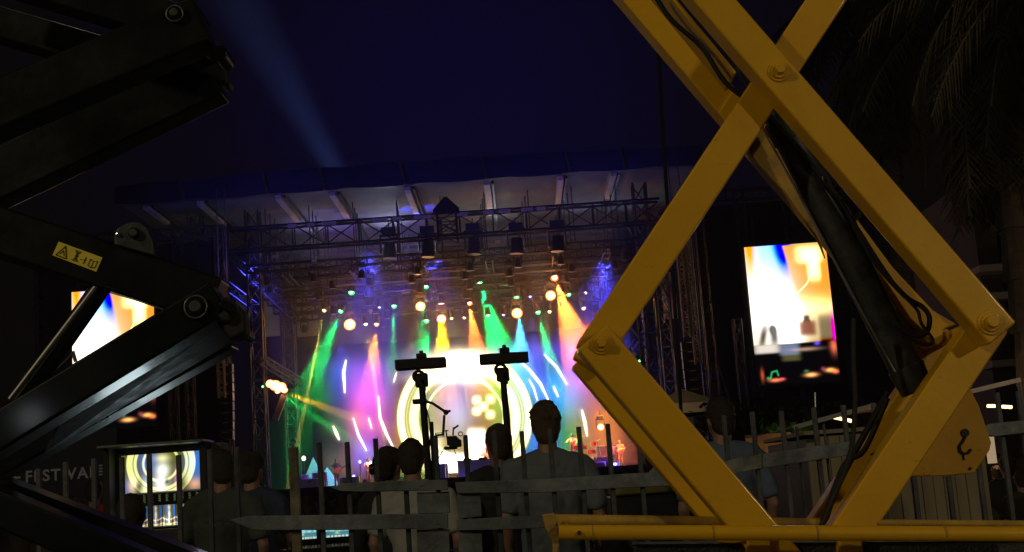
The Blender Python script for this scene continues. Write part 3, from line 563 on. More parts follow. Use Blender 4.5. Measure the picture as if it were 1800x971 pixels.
def person(label, x, y, h, rz=math.pi, shirt=WHT, hair=HAIR, z0=0., wid=1., vox=.016, pose='stand', longhair=False, sleeves=.5, headturn=0., group=None, fullhair=True, tilt=0., fuzz=0., trousers=JEAN):
    """figure facing local -Y when rz = 0 (rz = pi turns its back to the camera)"""
    s = h / 1.78; rt = empty('person', (0, 0, 0), label, 'person', group)
    def V_(a, b, c): return Vector((a * s, b * s, c * s))
    arms = {'stand': [((.20, 0, 1.42), (.27, .02, 1.13), (.25, -.10, .90)), ((-.20, 0, 1.42), (-.27, .02, 1.13), (-.25, -.10, .90))],
            'folded': [((.20, 0, 1.42), (.29, -.03, 1.16), (.02, -.24, 1.14)), ((-.20, 0, 1.42), (-.29, -.03, 1.16), (-.02, -.24, 1.10))],
            'phone': [((.20, 0, 1.42), (.28, -.08, 1.18), (.12, -.32, 1.36)), ((-.20, 0, 1.42), (-.27, .02, 1.13), (-.25, -.10, .90))],
            'play': [((.20, 0, 1.42), (.32, -.08, 1.18), (.08, -.26, 1.08)), ((-.20, 0, 1.42), (-.34, -.10, 1.22), (-.50, -.28, 1.28))],
            'drum': [((.20, 0, 1.42), (.34, -.12, 1.25), (.22, -.42, 1.12)), ((-.20, 0, 1.42), (-.36, -.14, 1.26), (-.20, -.42, 1.30))]}[pose]
    R = Matrix.Rotation(headturn, 3, 'Z') @ Matrix.Rotation(tilt, 3, 'X'); hc = V_(0, -.01, 1.655)
    def H(a, b, c): return hc + R @ (V_(a, b, c))
    b = MB()
    b.ball(hc, V_(.076, .095, .115), 12, 16, R); b.ball(H(0, -.035, -.055), V_(.058, .062, .065), 8, 12, R)      # cranium, jaw
    b.ball(H(0, -.098, -.015), V_(.012, .018, .022), 6, 8); b.ball(H(0, -.092, -.055), V_(.022, .010, .008), 6, 8)      # nose, lips
    for q in (-1, 1): b.ball(H(q * .079, .008, -.012), V_(.011, .022, .034), 6, 8, R)
    b.tube(V_(0, .012, 1.44), H(0, .012, -.08), .062 * s, .056 * s, 14)
    b.ball(V_(0, 0, 1.25), V_(.145 * wid, .095, .2), 10, 16); b.ball(V_(0, 0, .98), V_(.135 * wid, .095, .14), 10, 16)
    for (A, E_, Hn), q in zip(arms, (1, -1)):
        b.tube(V_(*A), V_(*E_), .048 * s, .038 * s); b.tube(V_(*E_), V_(*Hn), .037 * s, .026 * s); b.ball(V_(*E_), V_(.039, .039, .039))
        dr = (V_(*Hn) - V_(*E_)).normalized(); P = V_(*Hn) + dr * .045 * s; b.ball(P, V_(.034, .022, .048), 6, 10, dr.to_track_quat('Z', 'Y').to_matrix())
        sd = dr.cross(Vector((0, 1, .01))).normalized()
        for f_, ln in ((-1.5, .06), (-.5, .072), (.5, .068), (1.5, .052)):
            r_ = P + sd * f_ * .017 * s + dr * .035 * s; k1 = r_ + dr * ln * .5 * s; k2 = k1 + (dr + Vector((0, -.7, -.2))).normalized() * ln * .5 * s
            b.tube(r_, k1, .0095 * s, seg=6); b.tube(k1, k2, .0088 * s, seg=6)
        b.tube(P - sd * .02 * s * q, P - sd * .05 * s * q + dr * .035 * s, .011 * s, .009 * s, 6)
    for q in (-1, 1):
        b.tube(V_(q * .085, 0, .93), V_(q * .095, -.01, .50), .082 * s, .055 * s); b.tube(V_(q * .095, -.01, .50), V_(q * .10, .02, .08), .053 * s, .036 * s)
        b.ball(V_(q * .10, -.05, .045), V_(.042, .12, .04))
    body = remesh(b, 'body', SKIN, rt, min(vox, .013) if vox < .02 else vox, 3)
    # shirt
    b = MB(); b.ball(V_(0, 0, 1.22), V_(.178 * wid, .118, .24), 10, 18); b.ball(V_(0, .0, 1.36), V_(.19 * wid, .105, .105), 10, 18)
    b.tube(V_(0, 0, 1.3), V_(0, 0, .90), .165 * s * wid, .16 * s * wid, 18)
    for q in (-1, 1): b.tube(V_(q * .03, .01, 1.475), V_(q * .175 * wid, 0, 1.42), .062 * s, .07 * s, 12); b.ball(V_(q * .185 * wid, 0, 1.405), V_(.07, .07, .07))
    b.tube(V_(0, .01, 1.42), V_(0, .008, 1.50), .09 * s, .068 * s, 14)
    for (A, E_, Hn) in arms:
        A, E_, Hn = V_(*A), V_(*E_), V_(*Hn)
        if sleeves <= .5: b.tube(A, A.lerp(E_, .35 + sleeves), .068 * s, .062 * s)
        else: b.tube(A, E_, .066 * s, .055 * s); b.tube(E_, E_.lerp(Hn, .85), .053 * s, .04 * s); b.ball(E_, V_(.055, .055, .055))
    shm = b.bm
    for v in shm.verts:
        if v.co.z < 1.25 * s: v.co.y = v.co.y * (.72 if abs(v.co.x) < .2 * s else 1)
    so = remesh(b, 'shirt', shirt, rt, vox, 5)
    for v in so.data.vertices:    # cloth folds
        c_ = v.co; n_ = noise.noise(Vector((c_.x * 9 + x, c_.y * 9, c_.z * 4 + y))) * .015 + abs(noise.noise(Vector((c_.x * 17 + c_.z * 9 + x, c_.y * 12, c_.z * 13 - c_.x * 6)))) * .012; v.co = c_ + v.normal * n_
    b = MB(); b.ball(V_(0, 0, .93), V_(.165 * wid, .115, .10), 8, 16)
    for q in (-1, 1): b.tube(V_(q * .085, 0, .93), V_(q * .097, -.01, .50), .098 * s, .072 * s); b.tube(V_(q * .097, -.01, .50), V_(q * .102, .02, .09), .071 * s, .062 * s)
    remesh(b, 'trousers', trousers, rt, vox, 3)
    b = MB()
    for q in (-1, 1): b.ball(V_(q * .10, -.05, .05), V_(.053, .145, .055)); b.ball(V_(q * .10, .04, .05), V_(.05, .07, .06))
    remesh(b, 'shoes', SHOE, rt, vox, 2)
    if hair:
        b = MB(); b.ball(H(0, .014, .022), V_(.088, .102, .108), 12, 18, R); b.ball(H(0, .045, -.03), V_(.075, .066, .085), 10, 14, R)
        if longhair: b.ball(H(0, .055, -.10), V_(.09, .06, .14), 10, 14, R); b.ball(H(0, .05, -.2), V_(.08, .05, .12), 10, 14, R)
        if fuzz:
            rr = random.Random(int(abs(x) * 100) + 3)
            for _ in range(150):
                a_, e_ = rr.uniform(0, 6.28), rr.uniform(.1, 1.5); d_ = Vector((math.cos(a_) * math.cos(e_), math.sin(a_) * math.cos(e_), math.sin(e_)))
                c0 = H(0, .014, .022) + R @ Vector((d_.x * .084 * s, d_.y * .098 * s, d_.z * .104 * s)); c1 = c0 + (R @ d_ + Vector((rr.uniform(-.5, .5), rr.uniform(-.5, .5), .2))) * fuzz * s
                b.tube(c0, c1, .010 * s, .006 * s, 5)
        ho = remesh(b, 'hair', hair, rt, vox * .75, 1 if fuzz else 3)
        inv = R.inverted()
        for v in ho.data.vertices:
            n_ = noise.noise(v.co * 60) * .004 + noise.noise(v.co * 22) * .005; v.co += v.normal * n_
            l_ = inv @ (v.co - hc)
            if l_.y < -.045 * s and l_.z < .045 * s: v.co += (hc - v.co) * .5     # face stays free
            elif abs(l_.x) > .06 * s and l_.z < -.01 * s and l_.y < .02 * s: v.co += (hc - v.co) * .35
    for q in (-1, 1):
        MB().ball(H(q * .031, -.087, .008), V_(.012, .008, .008), 6, 8, R).build('eye', EYEM, rt, smooth=True)
    rt.location = (x, y, z0); rt.rotation_euler = (0, 0, rz)
    return rt
EYEM = mat('eye', (.25, .22, .2), .2)
def at_head(px, py, Y): v = W(px, py, Y); return v.x, v.z
RZ = .2
mb = MB(); a, b = W(300, 850, 8).x, W(1400, 850, 8).x
tag(MB().box(((a + b) / 2, 8.6, RZ / 2), (b - a, 3.6, RZ)).build('crew_riser', DEC), 'low dark platform under the crew watching the stage', 'platform')
def watcher(px, py, Y, lb, **kw):
    x_, z_ = at_head(px, py, Y); z0 = kw.pop('z0', RZ); h = (z_ - z0) * 1.0; return person(lb, x_, Y, h, kw.pop('rz', math.pi), z0=z0, group='people watching the concert', **kw)
pA = watcher(681, 787, 8.5, 'person with dark hair wearing over ear headphones, left of the white shirted one', shirt=BLKS, sleeves=1, rz=math.pi - .5, fuzz=.010)
pB = watcher(722, 772, 8.0, 'person with short cropped hair in white T shirt, back to camera behind fence', shirt=WHT, hair=HAIR, wid=.98, fuzz=.007, headturn=-.15)
pC = watcher(873, 746, 8.3, 'person with close cropped round head in black shirt, head turned left', shirt=BLKS, hair=HAIRB, headturn=.45, wid=1.0, sleeves=1, fuzz=.005)
pD = watcher(957, 711, 7.6, 'tallest person in blue grey T shirt with tousled brown hair', shirt=GRY, hair=HAIRB, wid=1.12, fuzz=.022)
pE = watcher(1262, 700, 8.0, 'person in blue shirt with rimmed dark hair standing right of the yellow arm', shirt=BLU, hair=HAIR, wid=1.05, fuzz=.012, headturn=.3)
pF = watcher(388, 792, 8.6, 'person in grey green shirt standing right of the video monitor', shirt=GRN, hair=HAIR, fuzz=.010, headturn=.35, wid=1.08)
pG = watcher(441, 795, 9.3, 'person in navy shirt left of the tall fence post', shirt=NVY, hair=HAIR, fuzz=.014, headturn=-.4)
pH = watcher(230, 868, 7.3, 'person in black with dark hair standing before the video monitor', shirt=BLKS, hair=HAIR, z0=0, sleeves=1)
pI = watcher(1080, 948, 4.7, 'small person with dark hair whose head just rises under yellow tubes', shirt=BLKS, hair=HAIR, z0=0, vox=.014, fuzz=.012)
for px_, py_, Y_, lb, sh in ((1350, 838, 13, 'person in dark top seen through fence left of the booth', BLKS), (1384, 832, 14, 'person with rim lit hair close to the booth corner', NVY), (1765, 800, 14, 'person with dark hair at the far right under the tent', BLKS), (1792, 826, 13, 'person at right edge of the frame behind the fence', OLV), (1750, 818, 16, 'person standing between booth and right frame edge', BLKS),
                         (165, 842, 15, 'person with shirt coloured red for reddish light below the festival banner', REDS), (120, 870, 14, 'person in olive shirt left of the red shirted one', OLV)):  # red shirt colour stands for reddish light on that figure
    watcher(px_, py_, Y_, lb, shirt=sh, z0=0, vox=.03, wid=1.05)
# headphones on person A
hp = MB(); x_, z_ = at_head(681, 787, 8.5); c = Vector((x_, 8.5, z_ - .12))
pts = [c + Vector((.1 * math.cos(t) * 1.04, .02, .125 * math.sin(t))) for t in [math.pi * i / 12 for i in range(13)]]
hd = empty('headphones', c, 'black over ear headphones worn by the dark haired person', 'headphones')
hp.path(pts, .008, 8); hp.build('headband', BLK, hd)
for s_ in (-1, 1): MB().tube(c + Vector((s_ * .085, .01, -.01)), c + Vector((s_ * .12, .015, -.012)), .04, .036, 14).build('ear_cup', BLK, hd, bevel=.004)

# crowd in front of the stage: one mass
mb = MB(); rc = random.Random(5)
for i in range(520):
    y_ = rc.uniform(22, 68); x_ = rc.uniform(-.42, .42) * y_ ; h = rc.uniform(1.5, 1.78); 
    mb.ball((x_, y_, h - .12), (.09, .1, .125), 6, 8); mb.ball((x_, y_, h - .42), (.22, .13, .2), 5, 8); mb.tube((x_, y_, h - .9), (x_, y_, h - .35), .15, .2, 8); mb.tube((x_, y_, 0), (x_, y_, h - .85), .11, .15, 6)
    if rc.random() < .12: mb.tube((x_ + .2, y_, h - .4), (x_ + .25, y_ - .1, h + .05), .045, .03, 5); mb.ball((x_ + .25, y_ - .1, h + .1), (.04, .03, .06), 5, 6)
o = mb.build('crowd', mat('crowd_cloth', (.035, .03, .03), .8, vs=.6, c2=(.09, .06, .05)), smooth=True); o['kind'] = 'stuff'; tag(o, 'dark mass of festival crowd before the stage', 'crowd')

# ------------------------------------------------------------------ performers and gear on the stage
def performer(px, foot, Y, h, lb, **kw):
    return person(lb, W(px, foot, Y).x, Y, h, kw.pop('rz', 0), z0=kw.pop('z0', ZD), vox=.035, group='performers on the stage', **kw)
performer(592, 840, 82, 1.8, 'guitarist silhouetted against pale smoke at left of the stage', shirt=BLKS, pose='play', rz=.5, hair=HAIR)
performer(1010, 825, 80, 1.75, 'drummer in red shirt with raised arms behind the drum kit', shirt=REDS, pose='drum', z0=ZD + .5, rz=-.3)
performer(858, 838, 80, 1.8, 'performer in pale shirt behind the decks table', shirt=WHT, pose='play')
performer(1093, 822, 82, 1.75, 'guitarist in amber light right of the drums', shirt=OLV, pose='play', rz=-.5)
performer(1078, 824, 83, 1.7, 'backing singer in white shirt in amber light', shirt=WHT, pose='stand', rz=-.3, hair=HAIRB, longhair=True)
performer(648, 840, 81, 1.7, 'keyboard player in pale shirt left of the headphones', shirt=WHT, pose='play', rz=.4)
WOODG = mat('guitar_wood', (.35, .10, .03), .3, c2=(.2, .05, .02)); WCS = mat('white_case', (.6, .6, .62), .5, vs=2); DRR = mat('red_drum_shell', (.5, .03, .02), .25, vs=3); DRW = mat('drum_skin', (.8, .75, .65), .5); BRS = mat('cymbal_brass', (.7, .5, .2), .25, 1)
for px_, Y_, rz_, lb in ((592, 81.7, 1, 'electric guitar held by left guitarist'), (1093, 81.7, -1, 'electric guitar held by the guitarist in amber light')):
    c = W(px_, 820, Y_); c.z = ZD + 1.05; g = empty('guitar', c, lb, 'guitar')
    mb = MB(); mb.ball(c, (.22, .04, .16), 8, 14); mb.ball(c + Vector((.17, 0, .06)), (.14, .04, .12), 8, 12); mb.build('guitar_body', WOODG, g, smooth=True)
    MB().bar(c + Vector((.2, 0, .08)), c + Vector((.85, -.02, .38)), .05, .03).build('neck', BLK, g)
dk = W(1018, 815, 79); dk.z = ZD; rs = MB().box((dk.x, 79.8, ZD + .25), (3.4, 3.2, .5)).build('drum_riser', DEC); tag(rs, 'low black platform under the drum kit', 'platform')
kit = empty('drum_kit', (dk.x, 79, ZD + .5), 'red drum kit with brass cymbals at right of the stage', 'drum kit')
mb = MB(); mb.tube((dk.x - .3, 78.9, ZD + .85), (dk.x - .3, 79.4, ZD + .85), .33, seg=24); mb.build('bass_drum', DRR, kit)
mb = MB(); mb.tube((dk.x - .3, 78.86, ZD + .85), (dk.x - .3, 78.9, ZD + .85), .31, seg=24); mb.build('drum_skin', DRW, kit)
for dx, dz, r_ in ((-.1, 1.35, .17), (.35, 1.35, .19), (.8, 1.05, .24), (.95, 1.5, .16)): MB().tube((dk.x + dx, 79, ZD + dz - .12), (dk.x + dx, 79, ZD + dz + .12), r_, seg=16).build('tom_drum', DRR, kit)
for dx, dz in ((-.9, 1.75), (.3, 1.95), (1.2, 1.7)):
    c_ = MB().tube((dk.x + dx, 79, ZD + .5), (dk.x + dx, 79, ZD + dz), .015, seg=6).build('cymbal_stand', CHR, kit); MB().tube((dk.x + dx, 79, ZD + dz), (dk.x + dx, 79, ZD + dz + .03), .27, .05, 18).build('cymbal', BRS, c_)
# decks table
c = W(850, 830, 78.5); tb = empty('decks_table', (c.x, 78.5, ZD), 'long white fronted table with mixing decks below the bright rings', 'table')
MB().box((c.x, 78.5, ZD + .5), (3.0, .7, 1.0)).build('table_front', WCS, tb, bevel=.02); MB().box((c.x, 78.5, ZD + 1.02), (3.1, .8, .04)).build('table_top', BLK, tb)
for k_ in (-.9, 0, .9): o = MB().box((c.x + k_, 78.5, ZD + 1.09), (.5, .4, .1)).build('deck_player', BLK, tb, bevel=.01); MB().tube((c.x + k_, 78.5, ZD + 1.14), (c.x + k_, 78.5, ZD + 1.16), .15, seg=18).build('jog_wheel', CHR, o)
# amplifiers, cases, ground tents, keyboard
cs = None
for px_, w_, h_, Y_, M_, lb in ((528, .9, .8, 76, WCS, 'white equipment case standing leftmost on the stage'), (545, 1.0, .55, 75.5, WCS, 'white low equipment case second from the left'), (562, .8, .9, 77, GREYP, 'grey amplifier standing between white cases'), (615, 1.1, .5, 76, WCS, 'white floor speaker left of the keyboard'),
                               (672, .9, .7, 77, GREYP, 'grey amplifier behind the headphones'), (770, 1.2, .9, 77, WCS, 'white amplifier left of the camera rig'), (915, 2.0, .9, 77, GREYP, 'grey long case right of the decks'), (1062, 1.1, .7, 78, DEC, 'black amplifier right of the drum kit'), (1075, 1.6, 1.5, 84, FIX, 'tall dark amplifier stack behind the singers'), (1055, .8, .35, 76, DRR, 'red floor wedge near the drums')):
    c = W(px_, 838, Y_); o = empty('equipment_case', (c.x, Y_, ZD), lb, 'case'); MB().box((c.x, Y_, ZD + h_ / 2), (w_, .6, h_)).build('case_body', M_, o, bevel=.03)
    for k_ in (-.4, .4): MB().box((c.x + k_ * w_, Y_ - .31, ZD + h_ / 2), (.05, .03, h_ * .9)).build('edge_strip', CHR, o)
    MB().box((c.x, Y_ - .32, ZD + h_ * .7), (.22, .03, .05)).build('handle', BLK, o)
for px_, hh in ((551, 2.1), (575, 1.4)):
    c = W(px_, 838, 84); mb = MB(); z0_ = ZD
    b_ = [(c.x - .8, 83.4, z0_), (c.x + .8, 83.4, z0_), (c.x + .8, 85, z0_), (c.x - .8, 85, z0_)]; tp = (c.x, 84.2, z0_ + hh)
    for i in range(4): mb.bm.faces.new([mb.bm.verts.new(Vector(v)) for v in (b_[i], b_[(i + 1) % 4], tp)])
    bmesh.ops.remove_doubles(mb.bm, verts=mb.bm.verts[:], dist=.001)
    tag(mb.build('cloth_cone', GREYP), '%s grey cloth pyramid standing at the left of the stage' % ('taller' if hh > 2 else 'smaller'), 'cloth cone')
c = W(1082, 829, 74); o = empty('floor_lamp', (c.x, 74, ZD), 'small blue glowing lamp on the stage edge right of the drums', 'stage lamp'); MB().box((c.x, 74, ZD + .12), (.5, .3, .24)).build('lamp_box', FIX, o, bevel=.02)
MB().ball((c.x, 73.8, ZD + .14), (.16, .08, .1), 8, 12).build('lens', lens_mat('blue', 8), o); lamp('POINT', (c.x, 73.4, ZD + .2), 300, COL['blue'], .1, name='lamp_light', parent=o)
for a, b, c_ in ((633, 812, 'blue'), (622, 838, 'blue'), (652, 815, 'white'), (534, 806, 'white'), (522, 812, 'white'), (520, 830, 'warm')):
    p = W(a, b, 80); o = empty('floor_lamp', (p.x, 80, ZD), {633: 'upper tiny blue lamp behind the person with headphones', 622: 'lower tiny blue lamp at the foot of the thin blue beam', 652: 'tiny white lamp beside the keyboard player', 534: 'taller tiny white lamp near the white cases', 522: 'shorter tiny white lamp at left edge of the stage', 520: 'tiny cream lamp low at left edge of the stage'}[a], 'stage lamp', 'small lamps on stands at stage left')
    MB().tube((p.x, 80, ZD), (p.x, 80, max(p.z, ZD + .2) - .08), .03, seg=6).build('stand', TRS, o); MB().ball((p.x, 80, max(p.z, ZD + .2)), (.13, .1, .16), 8, 10).build('lens', lens_mat(c_, 6), o, smooth=True)
lamp('SPOT', W(622, 838, 79.5) + Vector((0, 0, .3)), 9 * K, COL['blue'], .08, W(648, 720, 79.5), 9, .4, 'beam_light')
# front light that the photo shows on musicians and cases
lamp('SPOT', W(900, 330, 70.5), 6500, (1, .8, .6), .4, W(1050, 815, 80), 14, .8, 'front_light'); lamp('SPOT', W(700, 335, 70.5), 6000, (.95, .9, 1), .4, W(590, 825, 80), 16, .8, 'front_light')

# ================================================================== FENCE (two barrier leaves and the tall post)
YFN = 6.0
def picket(px_t, py_t, M, parent, Y=YFN, r=.011):
    p = W(px_t, py_t, Y); mb = MB(); mb.box((p.x, Y, (p.z + .12) / 2), (r * 2, r * 2, p.z - .12)); return mb.build('picket', M, parent, bevel=.003, seg=1)
def rail(pts, Y, th, M, parent, name='rail'):
    mb = MB(); mb.prism([Vector((W(a, b, Y).x, Y - .022, W(a, b, Y).z)) for a, b in pts], (0, th, 0)); return mb.build(name, M, parent, bevel=.004)
fl = empty('steel_fence', (W(600, 900, YFN).x, YFN, 0), 'left leaf of grey steel picket fence with pointed rail ends', 'fence', 'steel fence leaves in front of the crowd')
rail([(405, 914), (436, 907), (600, 905), (788, 903), (788, 929), (600, 932), (445, 932)], YFN - .02, .03, STL, fl)
rail([(583, 858), (602, 850), (700, 846), (788, 843), (788, 862), (640, 865), (600, 864)], YFN - .02, .03, STL, fl)
for a, b in ((68, 824), (115, 812), (165, 806), (214, 804), (262, 798), (314, 800), (368, 790), (415, 786), (561, 778), (610, 777), (660, 771), (713, 845)): picket(a, b, STLD, fl)
rail([(733, 866), (748, 866), (790, 864), (792, 902), (735, 904)], YFN + .01, .012, STL, fl, 'sheet_panel'); rail([(733, 931), (790, 930), (792, 1000), (735, 1000)], YFN + .01, .012, STL, fl, 'sheet_panel')
p = W(514, 786, YFN); MB().box((p.x, YFN + .02, p.z / 2), (.042, .04, p.z)).build('fence_post', mat('warm_lit_post_steel', (.22, .20, .13), .5, .3, vs=9, c2=(.06, .06, .045)), fl, bevel=.004)  # yellowish light on the post is put into its base colour
for a in (60, 780):
    MB().box((W(a, 950, YFN).x, YFN, .04), (.06, .5, .08)).build('foot', STLD, fl)
p, q = W(60, 1100, YFN), W(790, 1100, YFN); MB().box(((p.x + q.x) / 2, YFN, .15), (q.x - p.x, .04, .05)).build('rail', STLD, fl)
fr = empty('steel_fence', (W(1300, 850, YFN).x, YFN, 0), 'right leaf of grey steel picket fence passing behind the yellow lift', 'fence', 'steel fence leaves in front of the crowd')
rail([(800, 848), (960, 842), (1100, 833), (1230, 826), (1230, 852), (1100, 858), (960, 866), (804, 868)], YFN - .02, .03, STL, fr)
rail([(803, 914), (900, 908), (965, 905), (965, 928), (900, 931), (803, 933)], YFN - .02, .03, STL, fr)
rail([(1230, 826), (1290, 806), (1338, 798), (1338, 824), (1295, 832), (1230, 852)], YFN - .026, .03, mat('scuffed_pale_steel', (.24, .25, .22), .6, .2, vs=16, c2=(.12, .13, .12), bump=.3), fr, 'rail_patch')
rail([(1338, 798), (1420, 786), (1495, 776), (1620, 768), (1620, 792), (1495, 800), (1420, 812), (1338, 824)], YFN - .02, .03, STL, fr)
rail([(1725, 752), (1740, 745), (1800, 739), (1850, 736), (1850, 758), (1800, 762), (1745, 768), (1730, 765)], YFN - .02, .045, STL, fr)
for a, b in ((765, 766), (818, 765), (868, 757), (917, 758), (966, 754), (1017, 750), (1068, 745), (1120, 742), (1215, 734), (1272, 730), (1322, 724), (1373, 722), (1430, 716), (1482, 712), (1535, 708), (1590, 704), (1650, 700), (1705, 697), (1752, 690), (1790, 688), (1812, 686)): picket(a, b, STLD, fr)
for a, b in ((1400, 750), (1448, 745)): picket(a, b, STLD, fr, YFN + .08, .006)
rail([(804, 868), (845, 866), (848, 908), (806, 912)], YFN + .01, .012, STL, fr, 'sheet_panel'); rail([(806, 932), (848, 930), (850, 1000), (808, 1000)], YFN + .01, .012, STL, fr, 'sheet_panel')
p, q = W(800, 1100, YFN), W(1850, 1100, YFN); MB().box(((p.x + q.x) / 2, YFN, .15), (q.x - p.x, .04, .05)).build('rail', STLD, fr)
MB().box((W(797, 900, YFN).x, YFN, .7), (.02, .03, 1.15)).build('hinge_post', STLD, fr)
for a in (815, 1300, 1790): MB().box((W(a, 950, YFN).x, YFN, .04), (.06, .5, .08)).build('foot', STLD, fr)

# ------------------------------------------------------------------ video monitor, console
def thumb(X, Y, x0, y0, w, h, seed=0, scale=1.):
    """small stage picture inside the rectangle"""
    u = (X - x0) / w; v = (Y - y0) / h
    R = np.hypot((u - .50) * w / h, v - .25); c = np.zeros(X.shape + (3,)) + np.array((.16, .17, .01))
    for r1, r2 in ((.62, .68), (.72, .86), (.42, .46)): c += ((sm(r1 - .02, r1 + .01, R) * (1 - sm(r2, r2 + .03, R))) * 1.4)[..., None] * np.array((1, 1, .35))
    c += G(u, v, .34, .2, .09, .25, (0, .12, .9)) + G(u, v, .95, .3, .09, .35, (-.1, .15, 1.1)) + G(u, v, .0, .85, .06, .2, (0, .1, .9)) + G(u, v, .52, .42, .055, .12, (2, 2, 1.7)) + G(u, v, .5, .76, .06, .14, (2, 2, 2)) + G(u, v, .14, .75, .04, .14, (1.6, 1.1, .8)) + G(u, v, .3, .75, .04, .14, (.8, .9, 1)) + G(u, v, .52, .12, .06, .07, (1.4, 1.3, .6)) + G(u, v, .69, .75, .02, .2, (1, .3, .9)) + G(u, v, .92, .82, .06, .1, (1.2, .5, .1))
    c *= (1 - .85 * np.clip(G(u, v, .22, .8, .04, .12, (1,)) + G(u, v, .76, .8, .05, .14, (1,)) + G(u, v, .57, .72, .025, .06, (1,)), 0, 1))
    fl_ = sm(.95, .97, v)[..., None]; c = c * (1 - fl_) + .06 * fl_
    return np.clip(c, 0, 3) * ((u > 0) & (u < 1) & (v > 0) & (v < 1))[..., None]
def monfn(X, Y):
    c = np.zeros(X.shape + (3,)) + .003
    c += thumb(X, Y, 214, 797, 140, 70)
    rr = np.sin(X * 1.3) * np.sin(Y * 1.7 + X * .4) + np.sin(X * .47 + 2)
    c += ((Y > 869) & (Y < 882) & (rr > 1.15))[..., None] * np.array((.22, .25, .08))
    for k_ in range(6):
        x0 = 214 + k_ * 23.6; c += thumb(X, Y, x0, 888, 22.5, 38) * (.6 + .4 * ((k_ * 5) % 3 == 0))
    return c
YM = 9.6
mon = empty('video_monitor', (W(285, 860, YM).x, YM, 0), 'large video monitor with pale metal hood showing the stage above a row of small pictures', 'monitor')
_, (cx, cz, w_, h_) = picture('display', (207, 793, 359, 930), YM, 228, 206, monfn, .62, mon)
mb = MB(); mb.box((cx, YM + .1, cz), (w_ + .10, .16, h_ + .10)); 
for s_ in (-1, 1): mb.box((cx + s_ * (w_ / 2 + .035), YM - .06, cz), (.05, .20, h_ + .08))
mb.build('housing', RUB, mon, bevel=.006)
MB().box((cx, YM - .09, cz + h_ / 2 + .045), (w_ + .13, .34, .018)).build('hood', mat('hood_metal', (.13, .135, .14), .35, .6, vs=6, c2=(.08, .085, .09)), mon, bevel=.003)
MB().box((cx + w_ / 2 + .10, YM + .1, cz + .05), (.09, .22, h_ * .95)).build('side_case', mat('side_case_plastic', (.06, .05, .045), .6), mon, bevel=.01)
MB().box((cx, YM + .1, (cz - h_ / 2) / 2), (.5, .3, cz - h_ / 2)).build('flight_case', FIX, mon, bevel=.01)
def confn(a, b, w, h, k):
    def fn(X, Y):
        u = (X - a) / w; v = (Y - b) / h
        c = np.zeros(X.shape + (3,)) + np.array((.05, .16, .22)); c += (np.sin(u * 60) * np.sin(v * 28) > .2)[..., None] * np.array((.1, .3, .28)); c += ((v > .12) & (v < .4))[..., None] * np.array((.25, .6, .62)) * (.5 + .5 * (np.sin(u * 22 + k) > -.2))[..., None]
        c += ((v > .8) & (np.sin(u * 46) > -.5))[..., None] * np.array((.6, .6, .4)) + G(u, v, .3 + .2 * k, .55, .05, .08, (.6, .6, .1)); return c * .8
    return fn
con = empty('lighting_console', (W(575, 945, 9.3).x, 9.3, 0), 'lighting desk with two cyan touch screens and rows of faders', 'lighting desk')
for i, r_ in enumerate(((522, 929, 556, 948), (569, 927, 616, 944), (621, 928, 630, 940))): picture('touch_screen', r_, 9.3, 40, 24, confn(r_[0], r_[1], r_[2] - r_[0], r_[3] - r_[1], i), 1., con)
p, q = W(515, 925, 9.3), W(636, 950, 9.3); MB().box(((p.x + q.x) / 2, 9.36, (p.z + q.z) / 2), (q.x - p.x, .06, p.z - q.z + .04)).build('screen_housing', BLK, con, bevel=.006)
p, q = W(515, 962, 9.3), W(660, 962, 9.3); MB().box(((p.x + q.x) / 2, 9.0, p.z - .04), (q.x - p.x, .55, .08)).build('desk_top', BLK, con, bevel=.01)
for k_ in range(22): MB().box((p.x + .06 + k_ * .022, 8.85, p.z + .008), (.010, .035, .016)).build('fader', WCS if k_ % 3 else YELD, con)
MB().box(((p.x + q.x) / 2, 9.1, (p.z - .09) / 2), (q.x - p.x - .1, .45, p.z - .09)).build('desk_case', FIX, con)
p = W(649, 940, 9.35); o = empty('straw_hat', p + Vector((0, 0, -.05)), 'crumpled tan bag lit warm beside the lighting desk', 'bag'); o.name = 'bag'
mb = MB(); mb.ball(p, (.05, .045, .06), 10, 14); bb = mb
for v in bb.bm.verts: v.co += Vector((noise.noise(v.co * 40), noise.noise(v.co * 37 + Vector((3, 0, 0))), 0)) * .012
mb.build('bag_body', mat('tan_paper', (.45, .28, .10), .8, vs=30, c2=(.3, .18, .06), bump=.8, bs=60), o); MB().ring(p + Vector((0, 0, .055)), .02, .004).build('bag_handle', PALB, o)
lamp('SPOT', p + Vector((-.1, -.3, .9)), 6, (1, .65, .3), .03, p, 30, .5, name='desk_lamp_light', parent=con)
c = W(1130, 880, 9.0); o = empty('equipment_case', (c.x, 9.0, 0), 'dark case with a folded olive cover on top behind the fence', 'case')
p, q = W(1068, 872, 9.0), W(1192, 872, 9.0); MB().box(((p.x + q.x) / 2, 9, p.z / 2), (q.x - p.x, .5, p.z)).build('case_body', FIX, o, bevel=.02); MB().box(((p.x + q.x) / 2, 8.98, p.z + .03), (q.x - p.x - .02, .54, .07)).build('folded_cover', cloth('olive_cover', (.20, .19, .05)), o, bevel=.02)
c = W(1150, 850, 6.6); mb = MB(); mb.prism([W(1118, 856, 6.3), W(1185, 848, 6.3), W(1172, 836, 6.3), W(1152, 818, 6.3)], (0, .02, 0)); tag(mb.build('cloth_rag', cloth('pale_rag', (.25, .28, .30))), 'pale rag of cloth hung over the fence rail left of the yellow arm', 'rag')

